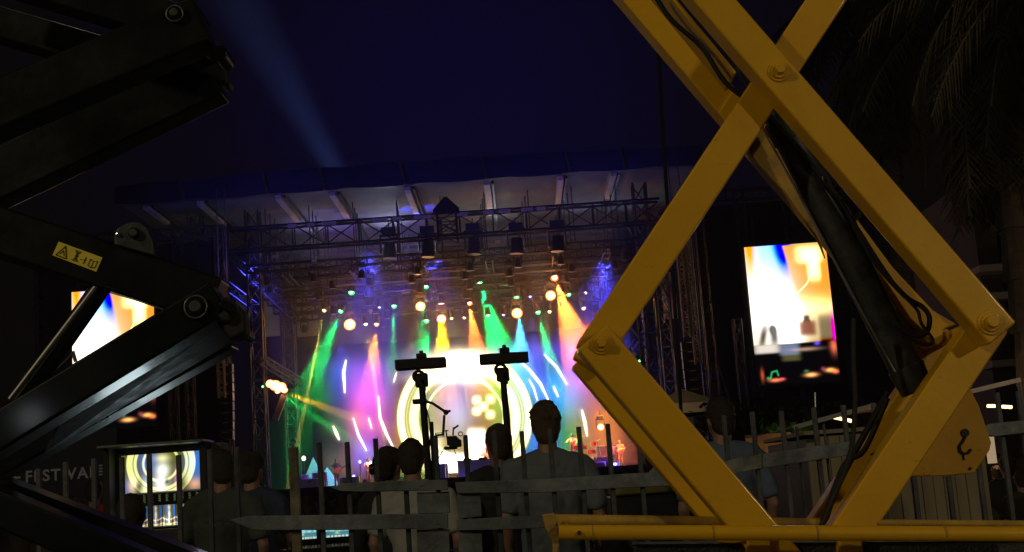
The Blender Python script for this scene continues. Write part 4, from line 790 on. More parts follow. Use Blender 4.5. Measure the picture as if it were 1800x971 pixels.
# ------------------------------------------------------------------ T shaped stands and camera crane
YS = 13.0
def tstand(bl, br, cy, pole_top, pole_bot, lb, s=1.):
    bx = (bl[0] + br[0]) / 2; P = lambda a, b, dy=0: W(a, b, YS + dy)
    rt = empty('lamp_stand', (P(*pole_bot).x, YS, 0), lb, 'stand', 'T shaped lamp stands before the stage')
    p, q = P(*bl), P(*br); MB().bar(p, q, .095, .22).build('top_panel', RUB, rt, bevel=.006)
    t_ = P(bx + 1, cy - 11); MB().box((t_.x, YS, t_.z + .015), (.10, .12, .05)).build('clamp_block', RUB, rt, bevel=.01); MB().tube((t_.x, YS, t_.z - .02), (t_.x, YS, t_.z + .07), .02).build('spigot', RUB, rt)
    a = P(*pole_top); MB().tube(a, (a.x + .05, YS, 0), .032, .046, 12).build('pole', RUB, rt)
    MB().box((a.x + .0, YS + .02, a.z + .02), (.13, .1, .14)).build('bracket', RUB, rt, bevel=.02)
    for k_ in range(3):
        an = k_ * 2.1 + .4; MB().tube((a.x + .05, YS, .6), (a.x + .05 + .5 * math.cos(an), YS + .5 * math.sin(an), .02), .018).build('leg', RUB, rt)
    return rt, a
r1, a1 = tstand((696, 643), (784, 637), 640, (741, 672), (750, 850), 'black T shaped stand with flat panel, left of the bright rings')
r2, a2 = tstand((843, 633), (929, 628), 630, (884, 662), (893, 850), 'black T shaped stand with flat panel, right of the bright rings')
for rt, a, b, c_ in ((r1, 736, 662, 0), (r2, 880, 650, 0)):
    p = W(a, b, YS); MB().ring(p, .052, .016).build('ring_fitting', RUB, rt, smooth=True); MB().box((p.x + .04, YS, p.z - .09), (.05, .06, .12)).build('fitting_neck', RUB, rt, bevel=.01)
for a, b in ((733, 701), (742, 703)): pass
p = W(738, 706, YS); MB().box(p, (.14, .08, .05)).build('side_clamp', RUB, r1, bevel=.01); MB().tube(W(758, 742, YS), (W(764, 850, YS).x, YS, 0), .022).build('spare_pole', RUB, r1)
mb = MB(); mb.path([W(748, 712, YS), W(754, 735, YS), W(757, 760, YS), W(755, 790, YS)], .006); mb.build('cable', RUB, r1)
cr = empty('camera_crane', W(780, 770, YS - .1), 'small black camera rig hanging from a jointed arm on the left stand', 'camera')
YC = YS - .12
mb = MB(); mb.tube(W(745, 705, YC), W(760, 709, YC), .014); mb.tube(W(760, 709, YC), W(784, 725, YC), .014); mb.build('upper_arm', RUB, cr)
mb = MB(); mb.ball(W(784, 725, YC), (.028, .03, .028)); mb.ball(W(790, 723, YC), (.014, .02, .014)); mb.build('arm_joint', RUB, cr, smooth=True)
MB().tube(W(781, 730, YC), W(779, 764, YC), .013).build('drop_arm', RUB, cr)
p = W(795, 775, YC); mb = MB(); mb.box(p, (.10, .14, .09)); mb.box(p + Vector((.03, -.02, -.03)), (.12, .12, .07)); mb.box(p + Vector((-.02, 0, -.07)), (.13, .1, .03)); mb.build('camera_body', RUB, cr, bevel=.012)
MB().tube(p + Vector((.0, .05, .01)), p + Vector((.02, .22, .0)), .035, .045, 16).build('camera_lens', RUB, cr)
mb = MB(); mb.tube(p + Vector((.01, 0, .05)), p + Vector((.02, 0, .13)), .008); mb.tube(p + Vector((.02, 0, .115)), p + Vector((.07, 0, .145)), .010); mb.tube(p + Vector((-.05, 0, .03)), p + Vector((-.055, 0, .11)), .007); mb.tube(p + Vector((-.075, 0, .10)), p + Vector((-.03, 0, .10)), .005); mb.build('top_handle', RUB, cr)
MB().ring(p + Vector((.085, 0, .06)), .02, .005).build('focus_wheel', RUB, cr)
p2 = W(773, 765, YC); mb = MB()
for a, b, w, h in ((0, .02, .09, .006), (0, -.02, .09, .006), (-.042, 0, .006, .045), (.042, 0, .006, .045), (0, 0, .08, .02)): mb.box(p2 + Vector((a, 0, b)), (w, .02, h))
mb.build('cage_plate', RUB, cr)
MB().path([W(783, 785, YC), W(774, 800, YC), W(765, 820, YC)], .004).build('thin_cable', RUB, cr); MB().path([W(798, 790, YC), W(806, 812, YC)], .004).build('thin_cable', RUB, cr)

# ------------------------------------------------------------------ banner, tents, booth
YBn = 20.0
bn = empty('banner', (W(110, 835, YBn).x, YBn, 0), 'dark festival banner with pale grey lettering at lower left', 'banner')
p, q = W(-30, 792, YBn), W(208, 885, YBn); MB().box(((p.x + q.x) / 2, YBn, (p.z + q.z) / 2 + .1), (q.x - p.x, .04, p.z - q.z + .2)).build('banner_cloth', BKC, bn)
GT = mat('pale_print', (.36, .36, .34), .8, vs=8, c2=(.25, .25, .24))
def lettering(word, x0, y0, x1):
    cu = bpy.data.curves.new('txt', 'FONT'); cu.body = word; cu.size = .33; cu.extrude = .006; cu.offset = .006; cu.space_character = 1.15
    to = bpy.data.objects.new('txt', cu); TMP.collection.objects.link(to); TMP.view_layers[0].update(); me = bpy.data.meshes.new_from_object(to.evaluated_get(TMP.view_layers[0].depsgraph)); bpy.data.objects.remove(to)
    tx = bpy.data.objects.new('lettering', me); col.objects.link(tx); me.materials.clear(); me.materials.append(GT)
    p = W(x0, y0, YBn - .03); tx.parent = bn; tx.location = p - bn.location; tx.rotation_euler = (math.pi / 2, 0, 0); w_ = max(v.co.x for v in me.vertices)
    k_ = (W(x1, y0, YBn).x - p.x) / w_; tx.scale = (k_, k_, 1)
lettering('E', 22, 851, 38); lettering('FESTIVAL', 44, 848, 172)
mb = MB(); 
for k_ in range(4): a = W(174, 819 + k_ * 5.2, YBn - .03); b = W(204 - (k_ * 7 % 5), 819 + k_ * 5.2, YBn - .03); mb.box(((a.x + b.x) / 2, YBn - .03, a.z), (b.x - a.x, .01, .022))
mb.build('small_print', GT, bn)
for a in (-20, 205): MB().tube((W(a, 840, YBn).x, YBn + .05, 0), (W(a, 840, YBn).x, YBn + .05, W(a, 785, YBn).z), .03).build('banner_pole', TRS, bn)
lamp('SPOT', (W(110, 840, YBn).x, YBn - 3, 4.5), 30, (.9, .95, 1), .1, W(110, 840, YBn), 50, .6, 'banner_lamp_light')
def hiptent(px, Y, w, eave, peak, lb, M):
    c = W(px, 800, Y); mb = MB(); t_ = Vector((c.x, Y, peak)); q = [Vector((c.x + a * w / 2, Y + b * w / 2, eave)) for a, b in ((-1, -1), (1, -1), (1, 1), (-1, 1))]
    rt = empty('pyramid_tent', (c.x, Y, 0), lb, 'tent')
    for i in range(4):
        A, B_ = q[i], q[(i + 1) % 4]; rows = []
        for k_ in range(7):
            f_ = k_ / 6; z_ = f_ ** 1.25; rows.append((A.lerp(t_, f_) + Vector((0, 0, (z_ - f_) * (peak - eave))), B_.lerp(t_, f_) + Vector((0, 0, (z_ - f_) * (peak - eave)))))
        for r_, s_ in zip(rows, rows[1:]): mb.bm.faces.new([mb.bm.verts.new(v) for v in (r_[0], r_[1], s_[1], s_[0])])
        mb.quad(A, B_, B_ - Vector((0, 0, .25)), A - Vector((0, 0, .25)))
    o = mb.build('tent_roof', M, rt)
    for v in q: MB().tube((v.x, v.y, 0), v, .035).build('tent_leg', TRS, rt)
    return rt
z1 = W(1207, 712, 34).z; z2 = W(1207, 682, 34).z; hiptent(1207, 34, 1.9, z1, z2, 'small pointed canvas tent lit warm between fence and stage wing', CAN)
lamp('SPOT', W(1150, 690, 31), 50, (1, .7, .35), .2, W(1200, 700, 34), 60, .7, 'tent_lamp_light')
# booth with plank walls
PLK = bpy.data.materials.new('cream_planks'); PLK.use_nodes = True; t = PLK.node_tree; b_ = t.nodes['Principled BSDF']; tcx = t.nodes.new('ShaderNodeTexCoord'); mp = t.nodes.new('ShaderNodeMapping'); mp.inputs['Scale'].default_value = (5, 1, .5)
nz = t.nodes.new('ShaderNodeTexNoise'); nz.inputs['Scale'].default_value = 1.2; nz.inputs['Detail'].default_value = 4; rp_ = t.nodes.new('ShaderNodeValToRGB'); rp_.color_ramp.elements[0].position = .35; rp_.color_ramp.elements[0].color = (.19, .155, .085, 1); rp_.color_ramp.elements[1].position = .65; rp_.color_ramp.elements[1].color = (.30, .25, .155, 1)
t.links.new(tcx.outputs['Object'], mp.inputs[0]); t.links.new(mp.outputs[0], nz.inputs['Vector']); t.links.new(nz.outputs['Fac'], rp_.inputs[0]); t.links.new(rp_.outputs[0], b_.inputs['Base Color']); b_.inputs['Roughness'].default_value = .6
YBo = 9.5
bo = empty('booth', (W(1570, 850, YBo).x, YBo, 0), 'cream plank sided booth standing behind the fence at the right', 'booth')
pl, pr_ = W(1416, 770, YBo), W(1726, 760, YBo); ztop = W(1450, 762, YBo).z; nb = 16; bw = (pr_.x - pl.x) / nb
mb = MB()
for i in range(nb): mb.box((pl.x + (i + .5) * bw, YBo + (.012 if i % 2 else 0), ztop / 2 - .01), (bw * .97, .04, ztop - .02 - (.08 if i == 0 else 0)))
mb.build('plank_wall', PLK, bo, bevel=.004)
mb = MB(); mb.box(((pl.x + pr_.x) / 2, YBo + .8, ztop / 2), (pr_.x - pl.x - .02, 1.5, ztop - .06)); mb.build('box_body', DEC, bo); MB().box(((pl.x + pr_.x) / 2, YBo + .78, ztop + .01), (pr_.x - pl.x + .03, 1.62, .03)).build('roof', CAN, bo, bevel=.004)
YT = 15.0
tn = empty('stall_tent', (W(1600, 720, YT).x, YT + 1, 0), 'low market tent with white edged roof and warm lamps behind the booth', 'tent')
EDG = mat('white_roof_edge', (.5, .5, .48), .6, vs=6, c2=(.35, .35, .34)); UND = mat('tan_tent_lining', (.34, .22, .11), .8, vs=3, c2=(.22, .14, .07))
a, b, c_, d_ = W(1394, 752, YT), W(1535, 713, YT), W(1700, 690, YT), W(1792, 668, YT)
for A, B_ in ((a, b), (c_, d_)): MB().bar(A, B_, .05, .08, Vector((0, 1, 0))).build('roof_edge', EDG, tn)
mb = MB(); mb.prism([a, b, c_, d_, d_ + Vector((.5, 0, -.02)), W(1840, 678, YT), a + Vector((.2, 0, -.03))], (0, .03, 0)); 
mb = MB(); v3 = Vector((0, 3, 0))
mb.quad(a, b, b + v3, a + v3); mb.quad(b, c_, c_ + v3, b + v3); mb.quad(c_, d_ + Vector((.4, 0, .05)), d_ + v3 + Vector((.4, 0, .05)), c_ + v3); mb.build('roof_sheet', UND, tn)
MB().box(((a.x + d_.x) / 2 + .2, YT + 3, 1.05), (d_.x - a.x + .5, .04, 2.0)).build('rear_sheet', UND, tn)
for q_ in (a, c_, d_): MB().tube((q_.x, YT + .05, 0), q_, .03).build('tent_leg', TRS, tn)
for A, B_ in (((1462, 733), (1500, 741)), ((1736, 714), (1750, 714)), ((1762, 715), (1778, 716))):
    p, q = W(*A, YT + 1.2), W(*B_, YT + 1.2); MB().bar(p, q, .035, .05).build('tube_lamp', glow('tent_lamp', (1, .6, .22), 5), tn); lamp('POINT', (p + q) / 2 + Vector((0, -.1, -.08)), 18, (1, .6, .28), .05, name='lamp_light', parent=tn)
p = W(1741, 785, YT + 1.5); o = MB().box(p, (.10, .05, .42)).build('lit_panel', glow('lit_panel', (1, .72, .42), .35), tn)
# dim building with balconies at the far right
BW = mat('ochre_wall', (.07, .055, .04), .85, vs=.8, c2=(.05, .04, .03)); YBd = 42
bd = empty('apartment_building', (W(1800, 600, YBd).x, YBd + 5, 0), 'dim ochre building with balcony slabs behind the palm trunk', 'building')
p = W(1715, 480, YBd); top_ = W(1760, 300, YBd).z; MB().box((p.x + 9, YBd + 5, top_ / 2), (17, 8, top_)).build('wall', BW, bd)
for yy in (470, 520, 580, 640):
    z_ = W(1740, yy, YBd).z; MB().box((p.x + 9, YBd + .6, z_), (17.6, 1.0, .22)).build('balcony', mat('balcony_slab', (.4, .36, .3), .8, vs=2), bd)
    for k_ in range(4): MB().box((p.x + 2 + k_ * 4, YBd + .95, z_ + 1.3), (1.6, .12, 1.6)).build('window', RUB, bd)
lamp('SPOT', (p.x - 2, 36, 3), 60, (1, .7, .5), .2, (p.x + 1.5, YBd, 9), 40, .8, 'unseen_spot_light')  # unseen spot on the building wall; no street lamp is built

# ------------------------------------------------------------------ trees
FROND = mat('dry_palm_frond', (.05, .032, .018), .8, vs=3, c2=(.035, .04, .015)); BARK = mat('palm_bark', (.05, .04, .03), .9, vs=8, c2=(.025, .02, .015), bump=.9, bs=20); GFR = mat('green_palm_frond', (.024, .028, .012), .75, vs=3, c2=(.016, .02, .009))
def palm(x, y, h, seed, lb, n1=44, n2=90):
    rr = random.Random(seed); rt = empty('palm_tree', (x, y, 0), lb, 'palm tree', 'palm trees at the right')
    mb = MB(); n = 22
    for i in range(n): z_ = h * i / n; mb.tube((x, y, z_), (x, y, z_ + h / n), .20 + .03 * (i % 2), .17 + .03 * (i % 2), 10)
    mb.build('trunk', BARK, rt)
    def frond(mb, az, el0, ln, drop):
        p = Vector((x, y, h)); d = Vector((math.cos(az) * math.cos(el0), math.sin(az) * math.cos(el0), math.sin(el0))); st = 12; pts = [p]
        for i in range(st): d = (d + Vector((0, 0, -drop / st))).normalized(); p = p + d * ln / st; pts.append(p)
        for i in range(1, st):
            a_, b_ = pts[i], pts[i + 1]; t_ = (b_ - a_).normalized(); s_ = t_.cross(Vector((0, 0, 1))); s_ = s_.normalized() if s_.length > .01 else Vector((1, 0, 0)); mb.tube(a_, b_, .018, .014, 4)
            for q in (-1, 1):
                for k_ in range(3):
                    o_ = a_.lerp(b_, k_ / 3); L_ = (.55 * math.sin(math.pi * (i + .4) / (st + 1)) + .12) * rr.uniform(.7, 1.2); e_ = o_ + (s_ * q * .75 + t_ * .6 + Vector((0, 0, -rr.uniform(.1, .9)))).normalized() * L_
                    w_ = t_ * .022; mb.quad(o_ - w_, o_ + w_, e_ + w_ * .2, e_ - w_ * .2)
    mb = MB()
    for i in range(n1): frond(mb, rr.uniform(0, 6.28), rr.uniform(-.1, 1.2), rr.uniform(2.2, 3.0), rr.uniform(1.2, 2.4))
    mb.build('crown', GFR, rt)
    mb = MB()
    for i in range(n2): frond(mb, rr.uniform(0, 6.28), rr.uniform(-1.3, -.3), rr.uniform(1.4, 3.2), rr.uniform(2, 5))
    mb.build('dry_skirt', FROND, rt)
p = W(1728, 0, 17); palm(p.x, 17, p.z - .1, 3, 'shaggy palm tree with hanging dry fronds above the yellow scissor corner')
p = W(1900, -40, 14); palm(p.x, 14, p.z + .5, 5, 'palm tree with dark bare trunk near the right frame edge', 34, 40)
p = W(1535, 30, 24); palm(p.x, 24, p.z, 9, 'farther palm tree standing behind the yellow arm crossing', 34, 60)
def leafy(px, Y, py_top, w, lb, seed, M, nleaf=2600, base=0.):
    rr = random.Random(seed); tp = W(px, py_top, Y); x = tp.x; H_ = tp.z; rt = empty('leafy_tree', (x, Y, 0), lb, 'tree', 'leafy trees beyond the fence'); mb = MB(); mb.tube((x, Y, 0), (x + .05, Y, H_ * .55), .10, .06, 8); tips = []
    for i in range(9):
        a_ = i * .7 + rr.uniform(-.2, .2); e_ = Vector((x + math.cos(a_) * w * rr.uniform(.15, .4), Y + math.sin(a_) * w * .35, H_ * rr.uniform(.5, .93))); mb.tube((x, Y, H_ * rr.uniform(.3, .5)), e_, .035, .012, 6); tips.append(e_)
    mb.build('trunk', BARK, rt); mb = MB()
    for i in range(nleaf):
        c = rr.choice(tips); d_ = Vector((rr.gauss(0, 1), rr.gauss(0, 1), rr.gauss(0, .8))) * w * .13; o_ = c + d_
        if o_.z > H_ or o_.z < .3: continue
        a_ = Vector((rr.uniform(-1, 1), rr.uniform(-1, 1), rr.uniform(-1, 1))).normalized() * .05 * (Y / 20 + .5); b_ = a_.cross(Vector((rr.uniform(-1, 1), rr.uniform(-1, 1), rr.uniform(-1, 1)))).normalized() * a_.length * .55
        mb.quad(o_ - a_, o_ + b_, o_ + a_, o_ - b_)
    mb.build('crown', M, rt)
LEAF = mat('tree_leaf', (.05, .13, .02), .55, vs=3, c2=(.03, .08, .015)); 
leafy(1378, 22, 706, .75, 'small green lit tree standing between the lift and the booth', 2, LEAF, 1500)
leafy(1340, 30, 700, 2.6, 'dark leafy tree behind the small green lit tree', 4, GFR, 3000)
leafy(1440, 34, 705, 3.2, 'dark spreading tree under the right video screen', 8, GFR, 3200)
lamp('SPOT', W(1400, 640, 20.5), 14, (.7, 1, .5), .1, W(1372, 750, 22), 34, .6, 'tree_lamp_light')

lamp('SPOT', (7.5, 8, 2.2), 520, (1, .62, .36), .3, W(1660, 120, 17), 70, .8, 'unseen_spot_light')  # added warm spot that brightens the palm; no street lamp stands there
# ------------------------------------------------------------------ thin cables and wires
def cable(pts, Y, r, lb, nm='cable', M=RUB):
    P = [W(a, b, Y) for a, b in pts]; c = MB(); c.path(P, r, 7); tag(c.build(nm, M), lb, 'cable')
cable([(1157, 0), (1158, 90), (1166, 250), (1175, 380), (1188, 560), (1197, 720), (1203, 860)], 24, .035, 'long black cable hanging upright left of the stage wing')
cable([(1252, 640), (1247, 720)], 30, .02, 'thin pale guy wire right of the small tent', 'guy_wire', TRS); cable([(1262, 640), (1284, 710)], 30, .02, 'slanted pale guy wire above the person in blue', 'guy_wire', TRS)
cable([(1433, 690), (1436, 780)], 20, .015, 'thin steel wire under the right video screen', 'guy_wire', CHR)

# ================================================================== YELLOW SCISSOR LIFT
Y1 = 3.40; TK = .085
yl = empty('scissor_lift', (W(1400, 900, Y1).x, Y1 + .25, 0), 'yellow scissor lift with big crossed arms and black hydraulic cylinder', 'scissor lift')
def arm(p, q, w, Y, M, parent, ext=(0, 0), name='scissor_arm', tk=TK, chamfer=0.):
    """box section arm whose front face lies in the upright plane Y"""
    P, Q = W(*p, Y), W(*q, Y); d = (Q - P).normalized(); P = P - d * ext[0]; Q = Q + d * ext[1]
    mb = MB(); mb.bar(P + Vector((0, tk / 2, 0)), Q + Vector((0, tk / 2, 0)), w, tk); o = mb.build(name, M, parent, bevel=.007, seg=3); return o, P, Q, d
def back(pt, Y, Yb): # same place in the lift, further layer: returns world point shifted along Y
    v = W(*pt, Y); return Vector((v.x, Yb, v.z))
wA = 70 * Y1 / F; 
cA0, cA1 = (1257, 0), (1752, 573); cB0, cB1 = (1452, 0), (1052, 604); cC0, cC1 = (1050, 602), (1326, 927); cD0, cD1 = (1735, 580), (1502, 927)
YA, YBB = Y1, Y1 + TK + .006
def pl_(pt, Y=Y1): return W(*pt, Y)
def armw(p, q, w, Yp, ext, name='scissor_arm', M=YEL):
    """as arm(), with the ends given on the front plane Y1 and the arm standing in plane Yp"""
    P, Q = W(*p, Y1), W(*q, Y1); k_ = 1.0; P.y = Q.y = Yp
    d = (Q - P).normalized(); P = P - d * ext[0]; Q = Q + d * ext[1]; mb = MB(); off = Vector((0, TK / 2, 0)); mb.bar(P + off, Q + off, w, TK); return mb.build(name, M, yl, bevel=.007, seg=3)
def on(p, Yp):  # point seen at pixel p, expressed on front plane for an arm standing in plane Yp
    return p
def arm_seen(p, q, w_px, Yp, ext, **kw):
    P, Q = W(*p, Yp), W(*q, Yp); d = (Q - P).normalized(); P -= d * ext[0]; Q += d * ext[1]; mb = MB(); off = Vector((0, TK / 2, 0)); mb.bar(P + off, Q + off, w_px * Yp / F, TK); return mb.build(kw.get('name', 'scissor_arm'), kw.get('M', YEL), yl, bevel=.007, seg=3), P, Q
oA, PA, QA = arm_seen(cA0, cA1, 64, YA, (.35, .026)); oC, PC, QC = arm_seen(cC0, cC1, 70, YA, (.02, .30)); oB, PB, QB = arm_seen(cB0, cB1, 64, YBB, (.35, .036)); oD, PD, QD = arm_seen(cD0, cD1, 66, YBB, (.03, .30))
# the rear pair, half a metre behind the front pair
for (P, Q, w_, y_) in ((PA, QA, 64, Y1 + .50), (PC, QC, 66, Y1 + .50), (PB, QB, 64, Y1 + .40), (PD, QD, 60, Y1 + .40)):
    P2 = Vector((P.x, y_ + TK / 2, P.z)); Q2 = Vector((Q.x, y_ + TK / 2, Q.z)); MB().bar(P2, Q2, w_ * Y1 / F, TK).build('scissor_arm', YEL, yl, bevel=.007, seg=3)
# pivot pins with bosses, washers and domed heads
def pin(px, Y, r, M, parent, bossM=None):
    p = W(*px, Y); o = MB().tube(p + Vector((0, .01, 0)), p - Vector((0, .006, 0)), r * 1.45, r * 1.4, 28).build('pivot_boss', bossM or M, parent, bevel=.002)
    MB().tube(p, p - Vector((0, .014, 0)), r * 1.1, r * 1.05, 28).build('washer', M, o, bevel=.002); MB().tube(p, p - Vector((0, .030, 0)), r * .72, r * .68, 6 if r < .022 else 20).build('pin_head', M, o, bevel=.003)
    MB().tube(p + Vector((0, .02, 0)), p + Vector((0, .55, 0)), r * .8, seg=14).build('pivot_shaft', M, parent)
pin((1369, 126), YA, .021, YEL, yl); pin((1057, 604), YA, .021, YEL, yl); pin((1741, 567), YA, .024, YEL, yl)
# crossmember plates between front and rear arms
def plate(pts, Y, th, M, parent, name, bev=.004): mb = MB(); mb.prism([W(a, b, Y) for a, b in pts], (0, th, 0)); return mb.build(name, M, parent, bevel=bev)
a = pl_((1178, 0)); b = pl_((1300, 150))
MB().bar(W(1150, -20, Y1 + .3), W(1285, 145, Y1 + .3), .012, .16).build('cross_plate', YEL, yl, bevel=.003)
# hook plate with painted lifting hook and a bolt hole
hp_ = plate([(1700, 672), (1722, 715), (1743, 778), (1740, 792), (1713, 832), (1660, 837), (1560, 838), (1540, 800), (1620, 690)], YBB + TK + .03, .012, YEL, yl, 'hook_plate')
INK = mat('black_stencil_paint', (.04, .035, .02), .6); yy_ = YBB + TK + .026
mb = MB(); mb.ring(W(1697, 761, yy_), .008, .0032); 
pts = [(1697, 768), (1693, 776), (1687, 784), (1688, 793), (1694, 798), (1703, 796), (1707, 790)]; mb.path([W(a, b, yy_) for a, b in pts], .0038, 6); mb.tube(W(1694, 799, yy_), W(1695, 809, yy_), .002); mb.ball(W(1697, 761, yy_), (.006, .003, .006)); mb.build('painted_hook', INK, hp_)
p = W(1706, 824, yy_); MB().tube(p, p + Vector((0, .006, 0)), .004).build('bolt_hole', RUB, hp_)
# hydraulic cylinder between the arms
YH = Y1 + .27
p, q = W(1375, 215, YH), W(1600, 662, YH); cy = MB().tube(p, q, .047, .047, 32).build('hydraulic_cylinder', BLKM, yl, smooth=False, bevel=.004); 
p0 = W(1290, 60, YH); MB().tube(p0, p, .030, .030, 20).build('cylinder_rod', BLKM, yl); d = (q - p).normalized()
MB().tube(q - d * .03, q + d * .045, .052, .046, 28).build('cylinder_end_cap', BLKM, cy, bevel=.004); MB().tube(p - d * .01, p + d * .06, .052, .052, 28).build('cylinder_gland', BLKM, cy, bevel=.004)
MB().bar(W(1330, 205, YH - .02), W(1592, 690, YH - .02), .003, .014).build('rim_highlight_strip', mat('rim_highlight_metal', (.3, .29, .27), .4, .6), cy)  # pale strip added as the highlight along the cylinder's rim
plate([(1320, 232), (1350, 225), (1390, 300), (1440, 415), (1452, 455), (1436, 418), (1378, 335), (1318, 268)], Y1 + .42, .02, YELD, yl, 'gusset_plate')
# inner yellow links and hoses on the right
plate([(1496, 378), (1506, 384), (1570, 470), (1640, 545), (1682, 570), (1660, 578), (1652, 590), (1640, 598), (1600, 560), (1560, 500), (1500, 420)], Y1 + .34, .05, YEL, yl, 'inner_link')
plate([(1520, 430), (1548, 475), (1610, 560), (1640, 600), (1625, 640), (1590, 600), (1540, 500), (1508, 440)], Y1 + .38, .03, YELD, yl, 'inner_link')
p = W(1640, 590, Y1 + .3); MB().tube(p, p + Vector((0, .2, 0)), .03, seg=18).build('link_pin', YEL, yl, bevel=.003)
def hose(pts, Y, r, parent, M=RUB): mb = MB(); mb.path([W(a, b, Y + (dy[0] if dy else 0)) for a, b, *dy in pts], r, 8); return mb.build('hose', M, parent)
def spl(pts, n=5):
    out = []; P = [pts[0]] + pts + [pts[-1]]
    for i in range(1, len(P) - 2):
        for k_ in range(n):
            t_ = k_ / n; a, b, c_, d_ = P[i - 1], P[i], P[i + 1], P[i + 2]
            out.append(tuple(.5 * (2 * b[j] + (c_[j] - a[j]) * t_ + (2 * a[j] - 5 * b[j] + 4 * c_[j] - d_[j]) * t_ ** 2 + (3 * b[j] - a[j] - 3 * c_[j] + d_[j]) * t_ ** 3) for j in (0, 1)))
    return out + [pts[-1]]
hose(spl([(1150, -10), (1180, 35), (1235, 85), (1275, 145), (1330, 190), (1400, 260), (1450, 320), (1490, 370), (1530, 450), (1590, 520), (1622, 540), (1634, 560), (1628, 585), (1605, 590), (1575, 570)]), Y1 + .22, .0075, yl)
hose(spl([(1198, -10), (1250, 60), (1290, 110), (1312, 150), (1380, 230), (1440, 300), (1500, 390), (1545, 460), (1580, 510), (1612, 545), (1620, 570), (1640, 598), (1625, 606), (1585, 590)]), Y1 + .20, .005, yl)
hose(spl([(1500, 420), (1535, 500), (1570, 545), (1600, 580)]), Y1 + .24, .004, yl)
for a, b in ((1472, 318), (1498, 345), (1508, 380)): p = W(a, b, Y1 + .2); mb = MB(); mb.ring(p, .016, .003, Vector((.6, -.3, -.7)).normalized(), 14); mb.tube(p, p + Vector((.03, -.01, .012)), .002, seg=5); mb.build('cable_tie', RUB, yl)
MB().ball(W(1447, 313, Y1 + .19), (.005, .005, .008)).build('bleed_screw', CHR, yl)
hose(spl([(1500, 560), (1500, 640), (1503, 700), (1498, 780), (1484, 830), (1462, 880), (1440, 935)]), Y1 + .12, .007, yl)
hose(spl([(1560, 690), (1530, 745), (1500, 800), (1475, 850), (1455, 900), (1448, 935)]), Y1 + .28, .009, yl)
hose(spl([(1560, 700), (1520, 790), (1490, 810), (1470, 850), (1446, 925)]), Y1 + .25, .008, yl)
for a, b in ((1536, 742), (1530, 800)): p = W(a, b, Y1 + .24); MB().tube(p, p + Vector((.02, -.01, .012)), .0025, seg=5).build('cable_tie', RUB, yl)
# bottom tubes and the chassis below
YG = Y1 - .10
p, q = W(982, 936, YG), W(1830, 939, YG); MB().tube(p, q, .0185, seg=24).build('guard_tube', YEL, yl, bevel=.002)
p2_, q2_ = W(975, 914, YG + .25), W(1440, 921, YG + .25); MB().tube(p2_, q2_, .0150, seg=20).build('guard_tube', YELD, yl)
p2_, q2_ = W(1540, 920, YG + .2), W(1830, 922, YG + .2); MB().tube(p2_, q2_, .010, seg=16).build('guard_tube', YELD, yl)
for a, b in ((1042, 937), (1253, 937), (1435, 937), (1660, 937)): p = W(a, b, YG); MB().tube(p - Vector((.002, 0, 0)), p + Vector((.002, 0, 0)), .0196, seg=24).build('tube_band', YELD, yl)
p = W(1018, 937, YG - .018); MB().tube(p, p - Vector((0, .006, 0)), .006, seg=6).build('bolt_head', CHR, yl)
mb = MB(); mb.prism([W(a, b, YG + .02) for a, b in ((953, 905), (975, 902), (980, 925), (984, 950), (980, 985), (972, 990), (970, 950), (958, 928))], (0, .03, 0)); mb.build('end_bracket', YELD, yl, bevel=.003); MB().ring(W(990, 925, YG + .01), .011, .003, Vector((0, -1, 0))).build('clip_ring', YELD, yl)
MESHM = mat('dark_mesh_guard', (.025, .028, .028), .6, .3, vs=60, c2=(.05, .055, .055), bump=.6, bs=150)
plate([(1112, 953), (1850, 946), (1850, 1060), (1120, 1060)], YG + .12, .006, MESHM, yl, 'mesh_guard', 0); MB().bar(W(1112, 955, YG + .11), W(1850, 948, YG + .11), .006, .01).build('mesh_frame', STL, yl)
plate([(1255, 948), (1330, 948), (1290, 956), (1262, 954)], YG + .09, .01, YEL, yl, 'foot_plate')
cz_ = W(1400, 1045, YG).z
MB().box((W(1400, 1000, Y1).x + .1, Y1 + .28, cz_ * .62), (1.35, .62, cz_ * .62)).build('chassis', YEL, yl, bevel=.02); MB().box((W(1400, 1000, Y1).x + .1, Y1 + .28, cz_ - .03), (1.45, .7, .05)).build('deck_frame', YELD, yl, bevel=.01)
for a in (-.45, .6):
    for b in (-.02, .58): o = MB().tube((W(1400, 1000, Y1).x + a, Y1 + b - .06, .19), (W(1400, 1000, Y1).x + a, Y1 + b + .06, .19), .19, seg=28).build('wheel', RUB, yl, bevel=.015); MB().tube((W(1400, 1000, Y1).x + a, Y1 + b - .065, .19), (W(1400, 1000, Y1).x + a, Y1 + b + .065, .19), .10, seg=20).build('rim', YELD, o)
for a, b in ((W(1330, 930, Y1), 0), (W(1490, 930, Y1), 0)): MB().box((a.x, Y1 + .28, (a.z + cz_) / 2 - .05), (.06, .6, .25)).build('arm_mount', YEL, yl, bevel=.006)

# ================================================================== BLACK SCISSOR LIFT
X1 = 3.10
bl = empty('scissor_lift', (W(0, 700, X1).x - .2, X1 + .25, 0), 'black scissor lift at left with folded glossy arms and yellow warning label', 'scissor lift')
def karm(p, q, wpx, Yp, ext=(0, 0), tk=.10, M=BLK, name='scissor_arm'):
    P, Q = W(*p, Yp), W(*q, Yp); d = (Q - P).normalized(); P -= d * ext[0]; Q += d * ext[1]; mb = MB(); o2 = Vector((0, tk / 2, 0)); mb.bar(P + o2, Q + o2, wpx * Yp / F, tk); return mb.build(name, M, bl, bevel=.008, seg=3), P, Q
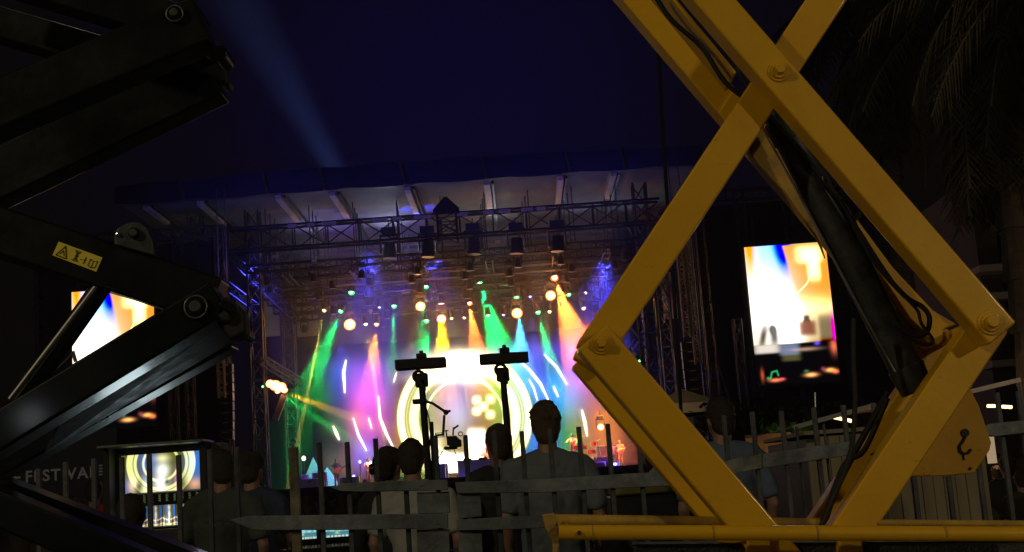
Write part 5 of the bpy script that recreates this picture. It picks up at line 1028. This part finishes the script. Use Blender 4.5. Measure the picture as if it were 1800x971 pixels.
# upper corner: descending arm from the top left and rising arm down to the left
karm((-60, -75), (330, 42), 72, X1 + .11, (.2, .02)); k2, P2, Q2 = karm((-60, 205), (330, 40), 92, X1, (.2, .035))
karm((-60, 330), (372, 124), 96, X1 + .46, (.2, .0)); karm((-60, 20), (360, 142), 60, X1 + .46, (.2, 0))
# middle corner
k3, P3, Q3 = karm((-60, 385), (352, 520), 84, X1 + .11, (.2, .035)); k4, P4, Q4 = karm((-60, 791), (348, 543), 68, X1, (.2, .055)); 
karm((-60, 831), (392, 580), 72, X1 + .40, (.2, .0)); karm((-60, 405), (360, 532), 60, X1 + .50, (.2, 0))
# underside web of the lower arm
mb = MB(); mb.prism([W(a, b, X1 + .10) for a, b in ((400, 566), (430, 590), (82, 793), (125, 712))], (0, .004, 0)); 
mb = MB(); A_, B2, C2_, D2_ = W(405, 560, X1 + .10), W(432, 588, X1 + .34), W(80, 796, X1 + .34), W(124, 708, X1 + .10); mb.prism([A_, B2, C2_, D2_], (0, 0, .006)); mb.build('under_web', BLKM, bl)
# bottom arm
karm((-60, 872), (400, 1067), 60, X1, (.2, .2)); karm((-60, 832), (400, 1008), 24, X1 + .20, (.2, .2), .12)
def kpin(px, Y, r):
    p = W(*px, Y); o = MB().tube(p + Vector((0, .01, 0)), p - Vector((0, .012, 0)), r, r, 32).build('pivot_boss', BLK, bl, bevel=.003); MB().ring(p - Vector((0, .012, 0)), r * .93, .0022, seg=36).build('boss_rim', mat('worn_rim', (.12, .14, .13), .35, .5), o, smooth=True)
    MB().tube(p, p - Vector((0, .024, 0)), r * .52, r * .50, 24).build('pin_head', BLKM, o, bevel=.003); MB().tube(p, p + Vector((0, .6, 0)), r * .6, seg=14).build('pivot_shaft', BLKM, bl)
kpin((309, 27), X1, .022); kpin((346, 541), X1, .029)
# end caps and small brackets at the corners
for a, b, c_, d_, r_ in ((352, 30, 362, 30, 0), (398, 92, 402, 92, 0)): p = W(a - 14, b, X1 + .06); MB().tube(p, p + Vector((0, .09, 0)), .028 if a < 380 else .022, seg=24).build('cross_tube', BLK, bl, bevel=.004)
plate([(380, 520), (398, 522), (430, 548), (432, 585), (405, 600), (378, 566)], X1 + .02, .07, RUB, bl, 'end_block', .012)
p = W(388, 535, X1 + .01); MB().tube(p, W(412, 548, X1 + .01), .015, seg=14).build('end_bumper', BLK, bl, bevel=.003); MB().box(W(398, 552, X1 + .03), (.045, .06, .045), Matrix.Rotation(.5, 3, 'Y')).build('end_bumper', RUB, bl, bevel=.012)
MB().bar(W(330, 70, X1 + .08), W(372, 102, X1 + .3), .03, .03).build('brace', BLK, bl, bevel=.004)
plate([(340, 75), (398, 88), (402, 150), (300, 105)], X1 + .3, .03, RUB, bl, 'end_block', .01)
# lug plate on the middle arm
lg = plate([(205, 402), (214, 396), (228, 390), (245, 390), (258, 400), (268, 425), (272, 450), (200, 430), (200, 412)], X1 + .09, .016, mat('worn_grey_lug', (.045, .055, .052), .45, .2, vs=20, c2=(.02, .025, .024), bump=.3), bl, 'lug_plate')
p = W(237, 411, X1 + .09); MB().tube(p, p - Vector((0, .012, 0)), .0145, .014, 24).build('lug_pin', BLK, lg, bevel=.002); MB().tube(p, p - Vector((0, .016, 0)), .010, seg=24).build('lug_pin_head', BLKM, lg, bevel=.002); MB().ball(W(207, 412, X1 + .085), (.005, .005, .006)).build('grease_nipple', CHR, lg)
MB().tube(W(267, 420, X1 + .12), W(277, 430, X1 + .12), .004).build('small_rod', CHR, bl)
# cylinder; the bright rod stands for the highlight along its left edge
YR = X1 + .17
MB().tube(W(202, 470, YR), W(10, 745, YR), .026, .026, 24).build('hydraulic_cylinder', BLK, bl)
MB().tube(W(172, 500, YR - .04), W(18, 702, YR - .04), .0075, seg=20).build('highlight_rod', CHR, bl)
MB().tube(W(128, 618, YR + .2), W(133, 636, YR + .2), .005).build('small_rod', CHR, bl); hose([(128, 620), (110, 640), (88, 660)], X1 + .3, .002, bl, BLKM)
# warning label: yellow sticker with triangle, figure and book marks
ST = mat('yellow_sticker', (.78, .66, .05), .5, vs=30, c2=(.68, .56, .04)); YSk = X1 + .107
st = plate([(103, 425), (180, 453), (169, 478), (92, 449)], YSk, .002, ST, bl, 'warning_label', 0)
def L2(u, v): # label coordinates: u along 0..1, v down 0..1
    a = np.array((103, 425.)) ; ex = np.array((77, 28.)); ey = np.array((-11, 24.5)); r_ = a + ex * u + ey * v; return W(r_[0], r_[1], YSk - .0012)
def stroke(mb, pts, r=.0009): mb.path([L2(*p_) for p_ in pts], r, 5)
mb = MB(); stroke(mb, [(.06, .88), (.18, .12), (.30, .88), (.06, .88)], .0013); stroke(mb, [(.13, .75), (.18, .45), (.23, .75)]); stroke(mb, [(.40, .15), (.54, .15)]); stroke(mb, [(.40, .82), (.56, .82)]); stroke(mb, [(.43, .15), (.50, .48), (.44, .82)], .0016); stroke(mb, [(.52, .15), (.46, .48), (.53, .82)], .0016)
stroke(mb, [(.58, .6), (.63, .6)]); stroke(mb, [(.68, .35), (.68, .8)], .0013); stroke(mb, [(.65, .55), (.71, .55)]); stroke(mb, [(.78, .35), (.86, .45), (.94, .35), (.94, .8), (.86, .88), (.78, .8), (.78, .35)]); stroke(mb, [(.86, .45), (.86, .85)]); mb.build('label_marks', INK, st)
# chassis under the frame
xc = W(-60, 1000, X1).x - .3
MB().box((xc, X1 + .28, .42), (1.5, .6, .45)).build('chassis', BLK, bl, bevel=.02)
MB().box((xc, X1 + .28, W(0, 1080, X1).z - .1), (.3, .5, .5)).build('arm_mount', BLK, bl, bevel=.01)
for a in (-.5, .5):
    for b in (-.02, .58): o = MB().tube((xc + a, X1 + b - .06, .19), (xc + a, X1 + b + .06, .19), .19, seg=28).build('wheel', RUB, bl, bevel=.015); MB().tube((xc + a, X1 + b - .065, .19), (xc + a, X1 + b + .065, .19), .10, seg=20).build('rim', BLKM, o)
